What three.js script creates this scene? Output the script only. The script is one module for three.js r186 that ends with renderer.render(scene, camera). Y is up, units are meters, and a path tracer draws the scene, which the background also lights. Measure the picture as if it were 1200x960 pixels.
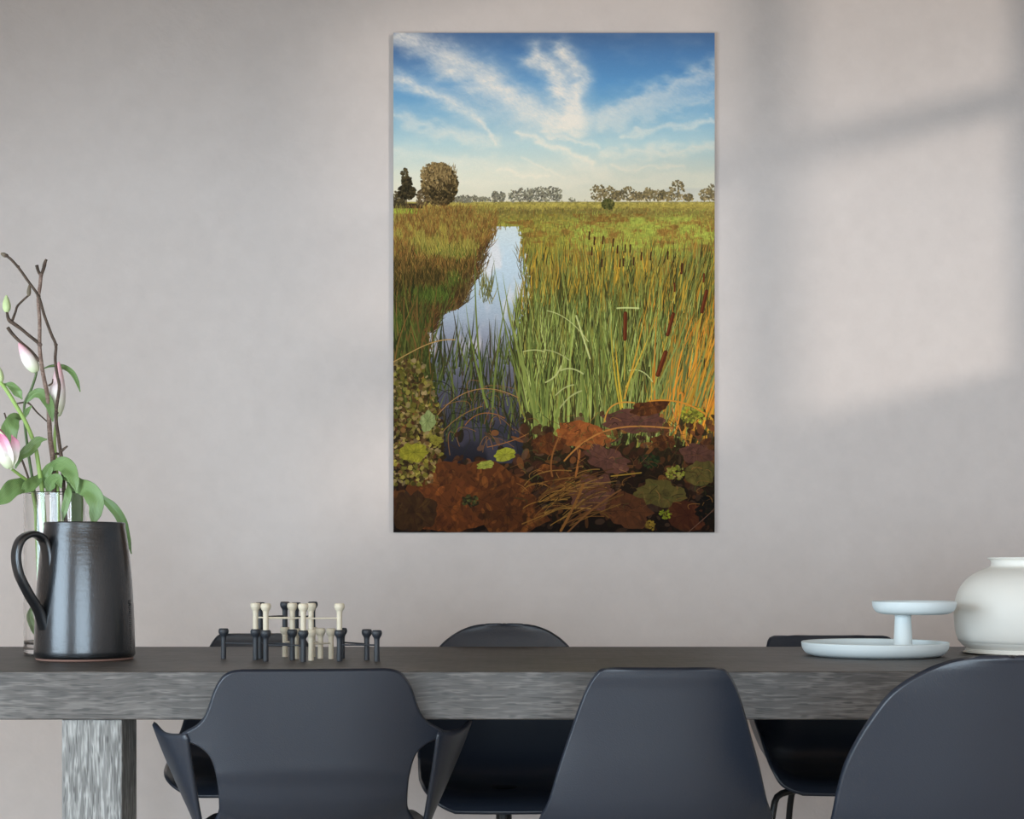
import * as THREE from 'three';
import { mergeGeometries, mergeVertices, toCreasedNormals } from 'three/addons/utils/BufferGeometryUtils.js';
import { RoundedBoxGeometry } from 'three/addons/geometries/RoundedBoxGeometry.js';
import { RectAreaLightUniformsLib } from 'three/addons/lights/RectAreaLightUniformsLib.js';

// ---------------------------------------------------------------- camera, sky, sun, window light, exposure
const FOCAL = 1860, EYE = 0.955, HORIZON = 665;            // in pixels of a 1200 x 960 frame
const scene = new THREE.Scene();
const camera = new THREE.PerspectiveCamera(2 * Math.atan(480 / FOCAL) * 180 / Math.PI, 1200 / 960, 0.05, 60);
camera.position.set(0, EYE, 0);
camera.lookAt(0, EYE, -5);
camera.setViewOffset(1200, 960, 0, 480 - HORIZON, 1200, 960);   // shift lens: verticals stay vertical

scene.background = new THREE.Color().setRGB(0.72, 0.86, 1.0);
scene.backgroundIntensity = 0.35;

const sun = new THREE.DirectionalLight(new THREE.Color(1.0, 0.93, 0.84), 0.95);
sun.target.position.set(0, 1.6, -5);
sun.position.copy(sun.target.position).add(new THREE.Vector3(1, 0.24, 0.9).multiplyScalar(8));
sun.shadow.radius = 8;                                     // hazy sun
sun.castShadow = true;
sun.shadow.mapSize.set(2048, 2048);
Object.assign(sun.shadow.camera, { left: -6, right: 6, top: 6, bottom: -6, near: 0.5, far: 30 });
scene.add(sun, sun.target);

RectAreaLightUniformsLib.init();
function skyLight(name, w, h, at, toward, rgb, power) {     // daylight entering through one window, as large as its opening
  const l = new THREE.RectAreaLight(new THREE.Color().setRGB(...rgb), power, w, h);
  l.name = name; l.position.set(...at); l.lookAt(...toward); scene.add(l);
}
const DAY = [0.72, 0.88, 1.0];
const WIN_L = { z0: -2.55, z1: 0.35, y0: 0.06, y1: 2.02 };   // tall window in the left wall
const WIN_F = { x0: -1.5, x1: 1.5, y0: 0.06, y1: 2.02 };   // tall window behind the camera
const WIN_R = { z0: -4.78, z1: -2.26, y0: 1.72, y1: 3.45 };  // high window in the right wall, the sun comes through it
const X_L = -2.9, X_R = 2.3, Z_B = -5.0, Z_F = 1.7, CEIL = 3.7;
skyLight('window_daylight', WIN_L.z1 - WIN_L.z0, WIN_L.y1 - WIN_L.y0, [X_L + 0.02, (WIN_L.y0 + WIN_L.y1) / 2, (WIN_L.z0 + WIN_L.z1) / 2], [0, (WIN_L.y0 + WIN_L.y1) / 2, (WIN_L.z0 + WIN_L.z1) / 2], DAY, 6.0);
skyLight('window_daylight_001', WIN_F.x1 - WIN_F.x0, WIN_F.y1 - WIN_F.y0, [(WIN_F.x0 + WIN_F.x1) / 2, (WIN_F.y0 + WIN_F.y1) / 2, Z_F - 0.02], [(WIN_F.x0 + WIN_F.x1) / 2, (WIN_F.y0 + WIN_F.y1) / 2, -5], DAY, 6.0);

const renderer = new THREE.WebGLRenderer({ antialias: true });
renderer.toneMapping = THREE.LinearToneMapping;
renderer.toneMappingExposure = 1.47;
renderer.shadowMap.enabled = true;
renderer.shadowMap.type = THREE.PCFSoftShadowMap;

// ---------------------------------------------------------------- helpers
let seed = 20240;
const rnd = () => { seed = (seed + 0x6d2b79f5) | 0; let t = Math.imul(seed ^ (seed >>> 15), 1 | seed); t = (t + Math.imul(t ^ (t >>> 7), 61 | t)) ^ t; return ((t ^ (t >>> 14)) >>> 0) / 4294967296; };
const rr = (a, b) => a + (b - a) * rnd();
const V = (x, y, z) => new THREE.Vector3(x, y, z);
const lerp = (a, b, t) => a + (b - a) * t, clamp = (x, a = 0, b = 1) => Math.min(b, Math.max(a, x));
const smooth = (a, b, x) => { const t = clamp((x - a) / (b - a)); return t * t * (3 - 2 * t); };
const hash = (x, y) => { let h = Math.imul(x | 0, 374761393) + Math.imul(y | 0, 668265263); h = Math.imul(h ^ (h >>> 13), 1274126177); return ((h ^ (h >>> 16)) >>> 0) / 4294967296; };
function noise(x, y, px = 1e6, py = 1e6) {                   // value noise, repeating every px, py cells
  const ix = Math.floor(x), iy = Math.floor(y), fx = x - ix, fy = y - iy, m = (a, n) => ((a % n) + n) % n;
  const u = fx * fx * (3 - 2 * fx), v = fy * fy * (3 - 2 * fy);
  const h = (a, b) => hash(m(a, px), m(b, py));
  return lerp(lerp(h(ix, iy), h(ix + 1, iy), u), lerp(h(ix, iy + 1), h(ix + 1, iy + 1), u), v);
}
function fbm(x, y, o = 4, px = 1e6, py = 1e6) { let s = 0, a = 0.5, n = 0; for (let i = 0; i < o; i++) { s += a * noise(x, y, px, py); n += a; x *= 2; y *= 2; px *= 2; py *= 2; a *= 0.5; } return s / n; }
function at(px, py, depth) { return V((px - 600) * depth / FOCAL, EYE - (py - HORIZON) * depth / FOCAL, -depth); }   // where a thing seen at a pixel stands, given its distance

const taken = new Map();
function numbered(name) { const n = taken.get(name) ?? 0; taken.set(name, n + 1); return n ? `${name}_${String(n).padStart(3, '0')}` : name; }
function tag(o, label, category, group, kind) { o.userData.label = label; o.userData.category = category; if (group) o.userData.group = group; if (kind) o.userData.kind = kind; return o; }
function thing(name, label, category, pos = [0, 0, 0], turn = 0, group) {
  const o = new THREE.Group(); o.name = numbered(name); o.position.set(...pos); o.rotation.y = turn; scene.add(o);
  return tag(o, label, category, group);
}
function part(name, geometry, material, parent) {
  const g = Array.isArray(geometry) ? mergeGeometries(geometry.map((x) => { const c = x.index ? x.toNonIndexed() : x; for (const k of Object.keys(c.attributes)) if (!['position', 'normal', 'uv'].includes(k)) c.deleteAttribute(k); return c; })) : geometry;
  const m = new THREE.Mesh(g, material); m.name = name; m.castShadow = m.receiveShadow = true; parent.add(m); return m;
}
function structure(name, geometry, material, label, category) { const m = part(name, geometry, material, scene); return tag(m, label, category, null, 'structure'); }

// box with uv in metres; grain runs along the axis given ('x' | 'y' | 'z')
function box(x0, x1, y0, y1, z0, z1, r = 0, grain = 'x') {
  const g = r ? new RoundedBoxGeometry(x1 - x0, y1 - y0, z1 - z0, 3, r) : new THREE.BoxGeometry(x1 - x0, y1 - y0, z1 - z0);
  g.translate((x0 + x1) / 2, (y0 + y1) / 2, (z0 + z1) / 2);
  return metricUV(g, grain);
}
function metricUV(g, grain = 'x') {
  const p = g.attributes.position, n = g.attributes.normal, uv = new Float32Array(p.count * 2);
  for (let i = 0; i < p.count; i++) {
    const c = { x: p.getX(i), y: p.getY(i), z: p.getZ(i) }, a = { x: Math.abs(n.getX(i)), y: Math.abs(n.getY(i)), z: Math.abs(n.getZ(i)) };
    const ax = a.x >= a.y && a.x >= a.z ? 'x' : a.y >= a.z ? 'y' : 'z';
    const others = ['x', 'y', 'z'].filter((k) => k !== ax);
    const u = others.includes(grain) ? grain : others[0], v = others.find((k) => k !== u);
    uv[i * 2] = c[u] + (ax === 'y' ? 0.37 : 0); uv[i * 2 + 1] = c[v] + (ax === 'z' ? 0.21 : ax === 'x' ? 0.53 : 0);
  }
  g.setAttribute('uv', new THREE.BufferAttribute(uv, 2));
  return g;
}
// A thick sheet over a grid of points P[row][column]; its rim is rounded
function sheet(P, th) {
  const R = P.length, C = P[0].length, N = [];
  for (let r = 0; r < R; r++) { N.push([]); for (let c = 0; c < C; c++) {
    const du = P[r][Math.min(C - 1, c + 1)].clone().sub(P[r][Math.max(0, c - 1)]), dv = P[Math.min(R - 1, r + 1)][c].clone().sub(P[Math.max(0, r - 1)][c]);
    const n = du.cross(dv); N[r].push(n.lengthSq() > 1e-16 ? n.normalize() : (c ? N[r][c - 1].clone() : r ? N[r - 1][c].clone() : V(0, 0, 1)));
  } }
  const pos = [], uv = [], idx = [], U = [], W = [];
  for (let r = 0; r < R; r++) { U.push([]); W.push([]); let d = 0; for (let c = 0; c < C; c++) { if (c) d += P[r][c].distanceTo(P[r][c - 1]); U[r].push(d); W[r].push(r ? W[r - 1][c] + P[r][c].distanceTo(P[r - 1][c]) : 0); } const h = d / 2; for (let c = 0; c < C; c++) U[r][c] -= h; }
  const add = (v, r, c) => { pos.push(v.x, v.y, v.z); uv.push(U[r][c], W[r][c]); return pos.length / 3 - 1; };
  const front = [], back = [];
  for (let r = 0; r < R; r++) { front.push([]); back.push([]); for (let c = 0; c < C; c++) { front[r].push(add(P[r][c].clone().addScaledVector(N[r][c], th / 2), r, c)); back[r].push(add(P[r][c].clone().addScaledVector(N[r][c], -th / 2), r, c)); } }
  for (let r = 0; r < R - 1; r++) for (let c = 0; c < C - 1; c++) {
    const [a, b, d, e] = [front[r][c], front[r][c + 1], front[r + 1][c], front[r + 1][c + 1]]; idx.push(a, b, d, b, e, d);
    const [f, g, h, k] = [back[r][c], back[r][c + 1], back[r + 1][c], back[r + 1][c + 1]]; idx.push(f, h, g, g, h, k);
  }
  const rim = [];
  for (let c = 0; c < C; c++) rim.push([0, c]); for (let r = 1; r < R; r++) rim.push([r, C - 1]); for (let c = C - 2; c >= 0; c--) rim.push([R - 1, c]); for (let r = R - 2; r > 0; r--) rim.push([r, 0]);
  const mid = rim.map(([r, c], i) => {                          // the rim bulges outward, square to its own run
    const [ra, ca] = rim[(i + rim.length - 1) % rim.length], [rb, cb] = rim[(i + 1) % rim.length];
    const o = P[rb][cb].clone().sub(P[ra][ca]).cross(N[r][c]), inner = P[clamp(r, 1, R - 2)][clamp(c, 1, C - 2)];
    if (o.lengthSq() > 1e-18) o.normalize(); if (o.dot(P[r][c].clone().sub(inner)) < 0) o.negate();
    return add(P[r][c].clone().addScaledVector(o, th * 0.5), r, c);
  });
  for (let i = 0; i < rim.length; i++) {
    const j = (i + 1) % rim.length, [r, c] = rim[i], [r2, c2] = rim[j];
    idx.push(front[r][c], mid[i], front[r2][c2], front[r2][c2], mid[i], mid[j], mid[i], back[r][c], mid[j], mid[j], back[r][c], back[r2][c2]);
  }
  const g = new THREE.BufferGeometry();
  g.setAttribute('position', new THREE.Float32BufferAttribute(pos, 3)); g.setAttribute('uv', new THREE.Float32BufferAttribute(uv, 2)); g.setIndex(idx); g.computeVertexNormals();
  return g;
}
// A tube along points whose radius changes
function taperTube(pts, radii, seg = 40, sides = 8) {
  const curve = new THREE.CatmullRomCurve3(pts, false, 'centripetal'), fr = curve.computeFrenetFrames(seg, false), pos = [], uv = [], idx = [];
  const L = curve.getLength(), rad = (t) => { const k = t * (radii.length - 1), i = Math.min(radii.length - 2, Math.floor(k)); return radii.length > 1 ? lerp(radii[i], radii[i + 1], k - i) : radii[0]; };
  for (let i = 0; i <= seg; i++) {
    const t = i / seg, p = curve.getPointAt(t), r = rad(t);
    for (let j = 0; j <= sides; j++) { const a = j / sides * 2 * Math.PI, v = p.clone().addScaledVector(fr.normals[i], Math.cos(a) * r).addScaledVector(fr.binormals[i], Math.sin(a) * r); pos.push(v.x, v.y, v.z); uv.push(j / sides * 0.03, t * L); }
  }
  for (let i = 0; i < seg; i++) for (let j = 0; j < sides; j++) { const a = i * (sides + 1) + j, b = a + sides + 1; idx.push(a, b, a + 1, b, b + 1, a + 1); }
  for (const [row, flip] of [[0, 1], [seg, 0]]) { const p = curve.getPointAt(row / seg), k = pos.length / 3; pos.push(p.x, p.y, p.z); uv.push(0, 0); for (let j = 0; j < sides; j++) { const a = row * (sides + 1) + j; flip ? idx.push(k, a, a + 1) : idx.push(k, a + 1, a); } }
  const g = new THREE.BufferGeometry();
  g.setAttribute('position', new THREE.Float32BufferAttribute(pos, 3)); g.setAttribute('uv', new THREE.Float32BufferAttribute(uv, 2)); g.setIndex(idx); g.computeVertexNormals();
  return g;
}
const lathe = (pts, n = 64) => { const g = new THREE.LatheGeometry(pts.map(([r, y]) => new THREE.Vector2(r, y)), n); return g; };
function roundedProfile(pts, per = 6) { return new THREE.SplineCurve(pts.map(([r, y]) => new THREE.Vector2(r, y))).getPoints(pts.length * per).map((v) => [Math.max(0, v.x), v.y]); }

function dataTexture(w, h, f, srgb = true, rx = 1, ry = 1) {
  const d = new Uint8Array(w * h * 4);
  for (let y = 0; y < h; y++) for (let x = 0; x < w; x++) { const c = f(x / w, y / h), i = (y * w + x) * 4; for (let k = 0; k < 3; k++) d[i + k] = clamp(Math.round(Array.isArray(c) ? c[k] : c), 0, 255); d[i + 3] = 255; }
  const t = new THREE.DataTexture(d, w, h); t.wrapS = t.wrapT = THREE.RepeatWrapping; t.magFilter = THREE.LinearFilter; t.minFilter = THREE.LinearMipmapLinearFilter; t.generateMipmaps = true;
  if (srgb) t.colorSpace = THREE.SRGBColorSpace; t.repeat.set(rx, ry); t.needsUpdate = true; return t;
}
const mix3 = (a, b, t) => [lerp(a[0], b[0], t), lerp(a[1], b[1], t), lerp(a[2], b[2], t)];

// ---------------------------------------------------------------- materials
const M = {};
{
  const plaster = (u, v) => fbm(u * 48, v * 48, 4, 48, 48), blot = (u, v) => fbm(u * 5 + 9, v * 5 + 3, 3, 5, 5);
  M.wall = new THREE.MeshStandardMaterial({ color: 0xffffff, roughness: 0.93,
    map: dataTexture(512, 512, (u, v) => { const k = (plaster(u, v) - 0.5) * 6 + (blot(u, v) - 0.5) * 5; return [209 + k, 197 + k, 191 + k]; }, true, 0.5, 0.5),
    bumpMap: dataTexture(512, 512, (u, v) => 255 * plaster(u, v), false, 1.6, 1.6), bumpScale: 0.0006 });
  M.ceiling = new THREE.MeshStandardMaterial({ color: 0xbfa388, roughness: 0.95 });
  M.white = new THREE.MeshStandardMaterial({ color: 0xe4e2de, roughness: 0.5 });
  M.floor = [0, 1, 2].map((k) => new THREE.MeshStandardMaterial({ color: 0xffffff, roughness: 0.6,
    map: dataTexture(256, 64, (u, v) => { const g = fbm(u * 4 + k * 7, v * 32, 4, 400, 32); return mix3([192, 180, 164], [214, 204, 190], g); }, true, 0.6, 3) }));
  // dark oak: fine pores along the grain over broad smoky bands
  const wood = (u, v, ph) => {
    const vv = v + fbm(u * 4 + ph, v * 5, 2, 4, 5) * 0.02;
    const bands = fbm(u * 2 + 5 + ph, vv * 16, 3, 2, 16), fine = fbm(u * 16 + ph, vv * 140, 3, 16, 140), pores = noise(u * 26 + ph, vv * 380, 26, 380);
    return { bands, fine, pores: smooth(0.6, 0.95, pores), cloud: fbm(u * 4 + ph * 3, v * 4, 3, 4, 4) };
  };
  const woodSet = (dark, mid, light, ph, rep, rough, bump) => {
    const n = 1024, F = new Float32Array(n * n * 4);
    for (let j = 0; j < n; j++) for (let i = 0; i < n; i++) { const w = wood(i / n, j / n, ph), k = (j * n + i) * 4; F[k] = w.bands; F[k + 1] = w.fine; F[k + 2] = w.pores; F[k + 3] = w.cloud; }
    const get = (u, v) => (Math.round(v * n) * n + Math.round(u * n)) * 4;
    return new THREE.MeshStandardMaterial({ roughness: rough, color: 0xffffff,
      map: dataTexture(n, n, (u, v) => { const k = get(u, v); let c = mix3(dark, mid, smooth(0.25, 0.75, F[k] * 0.5 + F[k + 3] * 0.5)); c = mix3(c, light, smooth(0.35, 0.85, F[k + 1]) * 0.85); return mix3(c, dark.map((x) => x * 0.55), F[k + 2] * 0.55); }, true, rep, rep),
      bumpMap: dataTexture(n, n, (u, v) => { const k = get(u, v); return 150 + 110 * (F[k + 1] - 0.5) - 90 * F[k + 2]; }, false, rep, rep), bumpScale: bump });
  };
  M.woodTop = woodSet([50, 46, 44], [73, 68, 65], [98, 93, 90], 0, 1.7, 0.5, 0.0004);
  M.woodLeg = woodSet([92, 91, 90], [120, 119, 118], [158, 158, 156], 3, 1.9, 0.75, 0.0003);
  const grain = dataTexture(256, 256, (u, v) => 255 * fbm(u * 64, v * 64, 2, 64, 64), false, 9, 9);
  M.plastic = new THREE.MeshStandardMaterial({ color: new THREE.Color().setRGB(0.013, 0.0172, 0.0275), roughness: 0.36, bumpMap: grain, bumpScale: 0.00018 });
  M.blackMetal = new THREE.MeshStandardMaterial({ color: 0x101113, roughness: 0.4, metalness: 0.3 });
  M.glaze = new THREE.MeshPhysicalMaterial({ color: new THREE.Color().setRGB(0.030, 0.033, 0.038), metalness: 0.8, roughness: 0.32, clearcoat: 0.8, clearcoatRoughness: 0.2,
    bumpMap: dataTexture(256, 256, (u, v) => 255 * (0.6 * fbm(u * 10, v * 60, 3, 10, 60) + 0.4 * fbm(u * 60, v * 60, 2, 60, 60)), false, 4, 3), bumpScale: 0.0008 });
  M.clay = new THREE.MeshStandardMaterial({ color: 0x86685e, roughness: 0.8 });
  M.whiteCeramic = new THREE.MeshPhysicalMaterial({ color: 0xe6e2da, roughness: 0.6, clearcoat: 0.08, clearcoatRoughness: 0.4 });
  M.paleBlue = new THREE.MeshStandardMaterial({ color: 0xdde6e8, roughness: 0.55 });
  M.blackWood = new THREE.MeshStandardMaterial({ color: 0x2a2d33, roughness: 0.5 });
  M.creamWood = new THREE.MeshStandardMaterial({ color: 0xd6c9b2, roughness: 0.6, map: dataTexture(128, 128, (u, v) => { const k = 255 - 26 * fbm(u * 6, v * 30, 3, 6, 30); return [k, k, k]; }, true, 1, 1) });
  M.glass = new THREE.MeshPhysicalMaterial({ color: 0xffffff, roughness: 0.0, transmission: 1, thickness: 0, ior: 1.5 });
  M.solidGlass = new THREE.MeshPhysicalMaterial({ color: 0xffffff, roughness: 0.02, transmission: 1, thickness: 0.02, ior: 1.5 });
  M.pane = new THREE.MeshPhysicalMaterial({ color: 0xffffff, roughness: 0, transmission: 1, thickness: 0, ior: 1.45 });
  M.bark = new THREE.MeshStandardMaterial({ color: 0xffffff, roughness: 0.85,
    map: dataTexture(128, 128, (u, v) => mix3([98, 76, 66], [168, 146, 134], fbm(u * 6, v * 24, 4, 6, 24)), true, 30, 12), bumpMap: dataTexture(128, 128, (u, v) => 255 * fbm(u * 8, v * 20, 3, 8, 20), false, 30, 12), bumpScale: 0.0012 });
  M.twig = new THREE.MeshStandardMaterial({ color: 0xffffff, roughness: 0.85, map: dataTexture(128, 128, (u, v) => mix3([52, 40, 33], [104, 86, 72], fbm(u * 6, v * 24, 4, 6, 24)), true, 30, 12) });
  const leafTex = (a, b) => dataTexture(128, 128, (u, v) => { const s = Math.abs(Math.sin(u * Math.PI * 12)); return mix3(a, b, 0.7 * s * s + 0.3 * fbm(u * 10, v * 4, 3, 10, 4)); }, true, 30, 6);
  const leaf = (a, b, t = 0.25) => new THREE.MeshPhysicalMaterial({ color: 0xffffff, roughness: 0.5, map: leafTex(a, b) });
  M.leaf = leaf([70, 98, 52], [136, 162, 102]);
  M.stem = new THREE.MeshStandardMaterial({ color: 0x95b262, roughness: 0.5 });
  M.stemDark = new THREE.MeshStandardMaterial({ color: 0x4d6136, roughness: 0.55 });
  M.budGreen = new THREE.MeshStandardMaterial({ color: 0xbccb94, roughness: 0.6 });
  M.budBrown = new THREE.MeshStandardMaterial({ color: 0x6d6150, roughness: 0.8 });
  const petal = (pink) => new THREE.MeshStandardMaterial({ color: 0xffffff, roughness: 0.55,   // dye runs along a petal from greenish white to pink
    map: dataTexture(64, 128, (u, v) => { const k = clamp(v + 0.2 * (fbm(u * 9, v * 3, 3, 9, 3) - 0.5)); return k < 0.5 ? mix3([206, 216, 176], [238, 226, 224], k * 2) : mix3([238, 226, 224], pink, (k - 0.5) * 2); }) });
  M.petal = petal([226, 150, 166]); M.petalDeep = petal([205, 78, 128]); M.petalLoose = petal([214, 104, 146]); M.petalLoose.map.repeat.set(40, 10.5);
}
for (const m of Object.values(M).flat()) if (m.transmission === 0 || m.transmission === undefined) m.side = THREE.DoubleSide;

// ---------------------------------------------------------------- the room
const T = 0.2;                                                // thickness of the shell
structure('wall_back', box(X_L - T, X_R + T, 0, CEIL, Z_B - T, Z_B), M.wall, 'light warm grey plaster wall behind the long dark table', 'wall');
function holed(axis, a0, a1, c0, c1, w, name, label) {         // wall across x or z with one opening w = {a0,a1,y0,y1}
  const q = axis === 'x' ? (u0, u1, y0, y1) => box(c0, c1, y0, y1, u0, u1) : (u0, u1, y0, y1) => box(u0, u1, y0, y1, c0, c1);
  structure(name, [q(a0, w[0], 0, CEIL), q(w[1], a1, 0, CEIL), q(w[0], w[1], 0, w[2]), q(w[0], w[1], w[3], CEIL)], M.wall, label, 'wall');
}
holed('x', Z_B, Z_F, X_L - T, X_L, [WIN_L.z0, WIN_L.z1, WIN_L.y0, WIN_L.y1], 'wall_left', 'grey plaster side wall with a tall window');
holed('x', Z_B, Z_F, X_R, X_R + T, [WIN_R.z0, WIN_R.z1, WIN_R.y0, WIN_R.y1], 'wall_right', 'grey plaster side wall with a high window');
holed('z', X_L - T, X_R + T, Z_F, Z_F + T, [WIN_F.x0, WIN_F.x1, WIN_F.y0, WIN_F.y1], 'wall_front', 'grey plaster wall with a wide window facing the table');
structure('ceiling', box(X_L - T, X_R + T, CEIL, CEIL + T, Z_B - T, Z_F + T), M.ceiling, 'plain off-white ceiling above the dining room', 'ceiling');
structure('ceiling_001', box(X_L, X_R, 2.08, 2.3, -2.75, Z_F), M.ceiling, 'lower beige ceiling over the window end of the room', 'ceiling');
{
  const floor = structure('floor', box(X_L - T, X_R + T, -0.2, -0.012, Z_B - T, Z_F + T), M.floor[0], 'pale wooden plank floor under the table and chairs', 'floor');
  const w = 0.2, n = Math.ceil((X_R - X_L) / w), planks = M.floor.map((_, k) => { const g = box(0.002, w - 0.002, -0.012, 0, Z_B, Z_F, 0, 'z'); return g; });
  for (let i = 0; i < n; i++) { const p = part('plank', planks[i % 3], M.floor[(i * 2 + (i >> 2)) % 3], floor); p.position.x = X_L + i * w; }
  structure('baseboard_back', box(X_L, X_R, 0.001, 0.1, Z_B + 0.001, Z_B + 0.016, 0.004), M.white, 'white baseboard along the foot of the back wall', 'baseboard');
}
function windowAt(name, axis, u0, u1, y0, y1, c, bars, label) {     // bars: {u:[...], y:[[y, thickness]...], w}
  const o = thing(name, label, 'window'); o.userData.kind = 'structure';
  const q = (a0, a1, b0, b1, d = 0.04) => axis === 'x' ? box(c - d, c + d, b0, b1, a0, a1, 0.004) : box(a0, a1, b0, b1, c - d, c + d, 0.004);
  const e = 0.05;
  part('frame', [q(u0, u0 + e, y0, y1), q(u1 - e, u1, y0, y1), q(u0 + e, u1 - e, y0, y0 + e), q(u0 + e, u1 - e, y1 - e, y1)], M.white, o);
  for (const [u, w] of bars.u) part('mullion', q(u - w / 2, u + w / 2, y0 + e, y1 - e, 0.035), M.white, o);
  const cuts = [u0 + e, ...bars.u.flatMap(([u, w]) => [u - w / 2, u + w / 2]), u1 - e].sort((a, b) => a - b);
  const ys = [y0 + e, ...bars.y.flatMap(([y, w]) => [y - w / 2, y + w / 2]), y1 - e];
  for (let i = 0; i < cuts.length; i += 2) {
    for (const [y, w] of bars.y) part('transom', q(cuts[i], cuts[i + 1], y - w / 2, y + w / 2, 0.03), M.white, o);
    for (let j = 0; j < ys.length; j += 2) {
      const g = new THREE.PlaneGeometry(cuts[i + 1] - cuts[i], ys[j + 1] - ys[j]); if (axis === 'x') g.rotateY(Math.PI / 2);
      g.translate(...(axis === 'x' ? [c, (ys[j] + ys[j + 1]) / 2, (cuts[i] + cuts[i + 1]) / 2] : [(cuts[i] + cuts[i + 1]) / 2, (ys[j] + ys[j + 1]) / 2, c]));
      part('pane', g, M.pane, o);
    }
  }
}
windowAt('window_1', 'x', WIN_L.z0, WIN_L.z1, WIN_L.y0, WIN_L.y1, X_L - T / 2, { u: [[-1.1, 0.09]], y: [] }, 'tall white-framed window in the side wall opposite the high window');
windowAt('window_2', 'z', WIN_F.x0, WIN_F.x1, WIN_F.y0, WIN_F.y1, Z_F + T / 2, { u: [[-0.3, 0.09]], y: [] }, 'wide white-framed window facing the long table');
windowAt('window_3', 'x', WIN_R.z0, WIN_R.z1, WIN_R.y0, WIN_R.y1, X_R + T / 2, { u: [[-3.56, 0.13], [-4.33, 0.1]], y: [[2.63, 0.09]] }, 'high white-framed window with a transom in the side wall');

// ---------------------------------------------------------------- table
const TOP = 0.745, TF = -3.2, TB = -4.2;
{
  const t = thing('dining_table', 'long dark oak dining table with a very thick top and square legs', 'table', [0, 0, 0]);
  part('tabletop', box(-1.47, 1.56, TOP - 0.0975, TOP, TB, TF, 0.003, 'x'), M.woodTop, t);
  for (const [x, z] of [[-0.909, TF - 0.004], [0.98, TF - 0.004], [-1.14, TB + 0.135], [1.2, TB + 0.135]])
    part('leg', box(x, x + 0.122, 0, TOP - 0.0975, z - 0.125, z, 0.003, 'y'), M.woodLeg, t).userData.label = 'pale grey limed wood leg';
}

// ---------------------------------------------------------------- chairs: local +z is where the sitter faces, the top of the back stands at z = 0
function shellGeo(rows, { cols = 40, sub = 8, th = 0.009, xref = 0 } = {}) {   // rows: [y, z, half width, rise of the sides, sharpness of the bend]
  const tan = (k, i) => { const n = rows.length - 1; if (i === 0) return rows[1][k] - rows[0][k]; if (i === n) return rows[n][k] - rows[n - 1][k]; const a = rows[i][k] - rows[i - 1][k], b = rows[i + 1][k] - rows[i][k]; return a * b <= 0 ? 0 : 2 * a * b / (a + b); };   // monotone: no overshoot
  const cr = (k, t) => { const n = rows.length - 1, i = Math.min(n - 1, Math.floor(t)), f = t - i, f2 = f * f, f3 = f2 * f; return rows[i][k] * (2 * f3 - 3 * f2 + 1) + tan(k, i) * (f3 - 2 * f2 + f) + rows[i + 1][k] * (3 * f2 - 2 * f3) + tan(k, i + 1) * (f3 - f2); };
  const P = [], n = (rows.length - 1) * sub;
  for (let i = 0; i <= n; i++) {
    const t = i / sub, y = cr(0, t), z = cr(1, t), w = cr(2, t), h = cr(3, t), p = cr(4, t);
    const y1 = cr(0, Math.min(rows.length - 1, t + 0.05)) - cr(0, Math.max(0, t - 0.05)), z1 = cr(1, Math.min(rows.length - 1, t + 0.05)) - cr(1, Math.max(0, t - 0.05)), L = Math.hypot(y1, z1) || 1;
    const ny = z1 / L * smooth(0.56, 0.46, y), nz = -y1 / L;                            // towards the sitter
    const row = [];
    for (let c = 0; c <= cols; c++) { const u = Math.sin((c / cols - 0.5) * Math.PI * 0.9) / Math.sin(Math.PI * 0.45), k = h * Math.pow(xref ? Math.abs(u * w) / xref : Math.abs(u), p); row.push(V(u * w, y + ny * k, z + nz * k)); }
    P.push(row);
  }
  return sheet(P, th);
}
const SIDE = [[0.770, 0, 0.095, 0.010, 2.4], [0.7665, 0.001, 0.110, 0.012, 2.4], [0.757, 0.003, 0.1195, 0.014, 2.4], [0.738, 0.008, 0.131, 0.018, 2.4], [0.707, 0.015, 0.1435, 0.022, 2.4], [0.650, 0.027, 0.162, 0.030, 2.4],
  [0.572, 0.043, 0.186, 0.040, 2.4], [0.501, 0.062, 0.203, 0.048, 2.4], [0.455, 0.090, 0.213, 0.05, 2.4], [0.428, 0.135, 0.219, 0.045, 2.4], [0.418, 0.20, 0.222, 0.035, 2.6], [0.418, 0.29, 0.220, 0.025, 2.6], [0.423, 0.37, 0.212, 0.016, 2.6], [0.418, 0.425, 0.196, 0.008, 2.4], [0.405, 0.455, 0.165, 0.004, 2.4], [0.395, 0.466, 0.13, 0.002, 2.4]];
const ROUND = [[0.811, 0, 0.020, 0.004, 2.2], [0.8105, 0, 0.045, 0.006, 2.2], [0.806, 0.002, 0.080, 0.010, 2.2], [0.796, 0.005, 0.112, 0.014, 2.2], [0.780, 0.010, 0.142, 0.020, 2.2], [0.752, 0.018, 0.176, 0.030, 2.2], [0.713, 0.029, 0.201, 0.042, 2.2], [0.667, 0.042, 0.223, 0.055, 2.2], [0.62, 0.055, 0.238, 0.066, 2.2], [0.555, 0.075, 0.247, 0.075, 2.2],
  [0.49, 0.105, 0.25, 0.078, 2.3], [0.447, 0.155, 0.248, 0.070, 2.4], [0.430, 0.23, 0.243, 0.055, 2.5], [0.428, 0.31, 0.236, 0.042, 2.6], [0.436, 0.39, 0.224, 0.026, 2.6], [0.432, 0.44, 0.205, 0.014, 2.4], [0.418, 0.47, 0.17, 0.006, 2.4], [0.405, 0.48, 0.13, 0.003, 2.4]];
const DOME = ROUND.map(([y, z, w, h, p], i) => { const lower = smooth(0.5, 0.8, y); return [y - 0.012 - 0.03 * (1 - lower), z, i < 8 ? w * 0.98 : lerp(0.222, 0.228, lower) * w / 0.25, h * 0.8, p]; });
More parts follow.
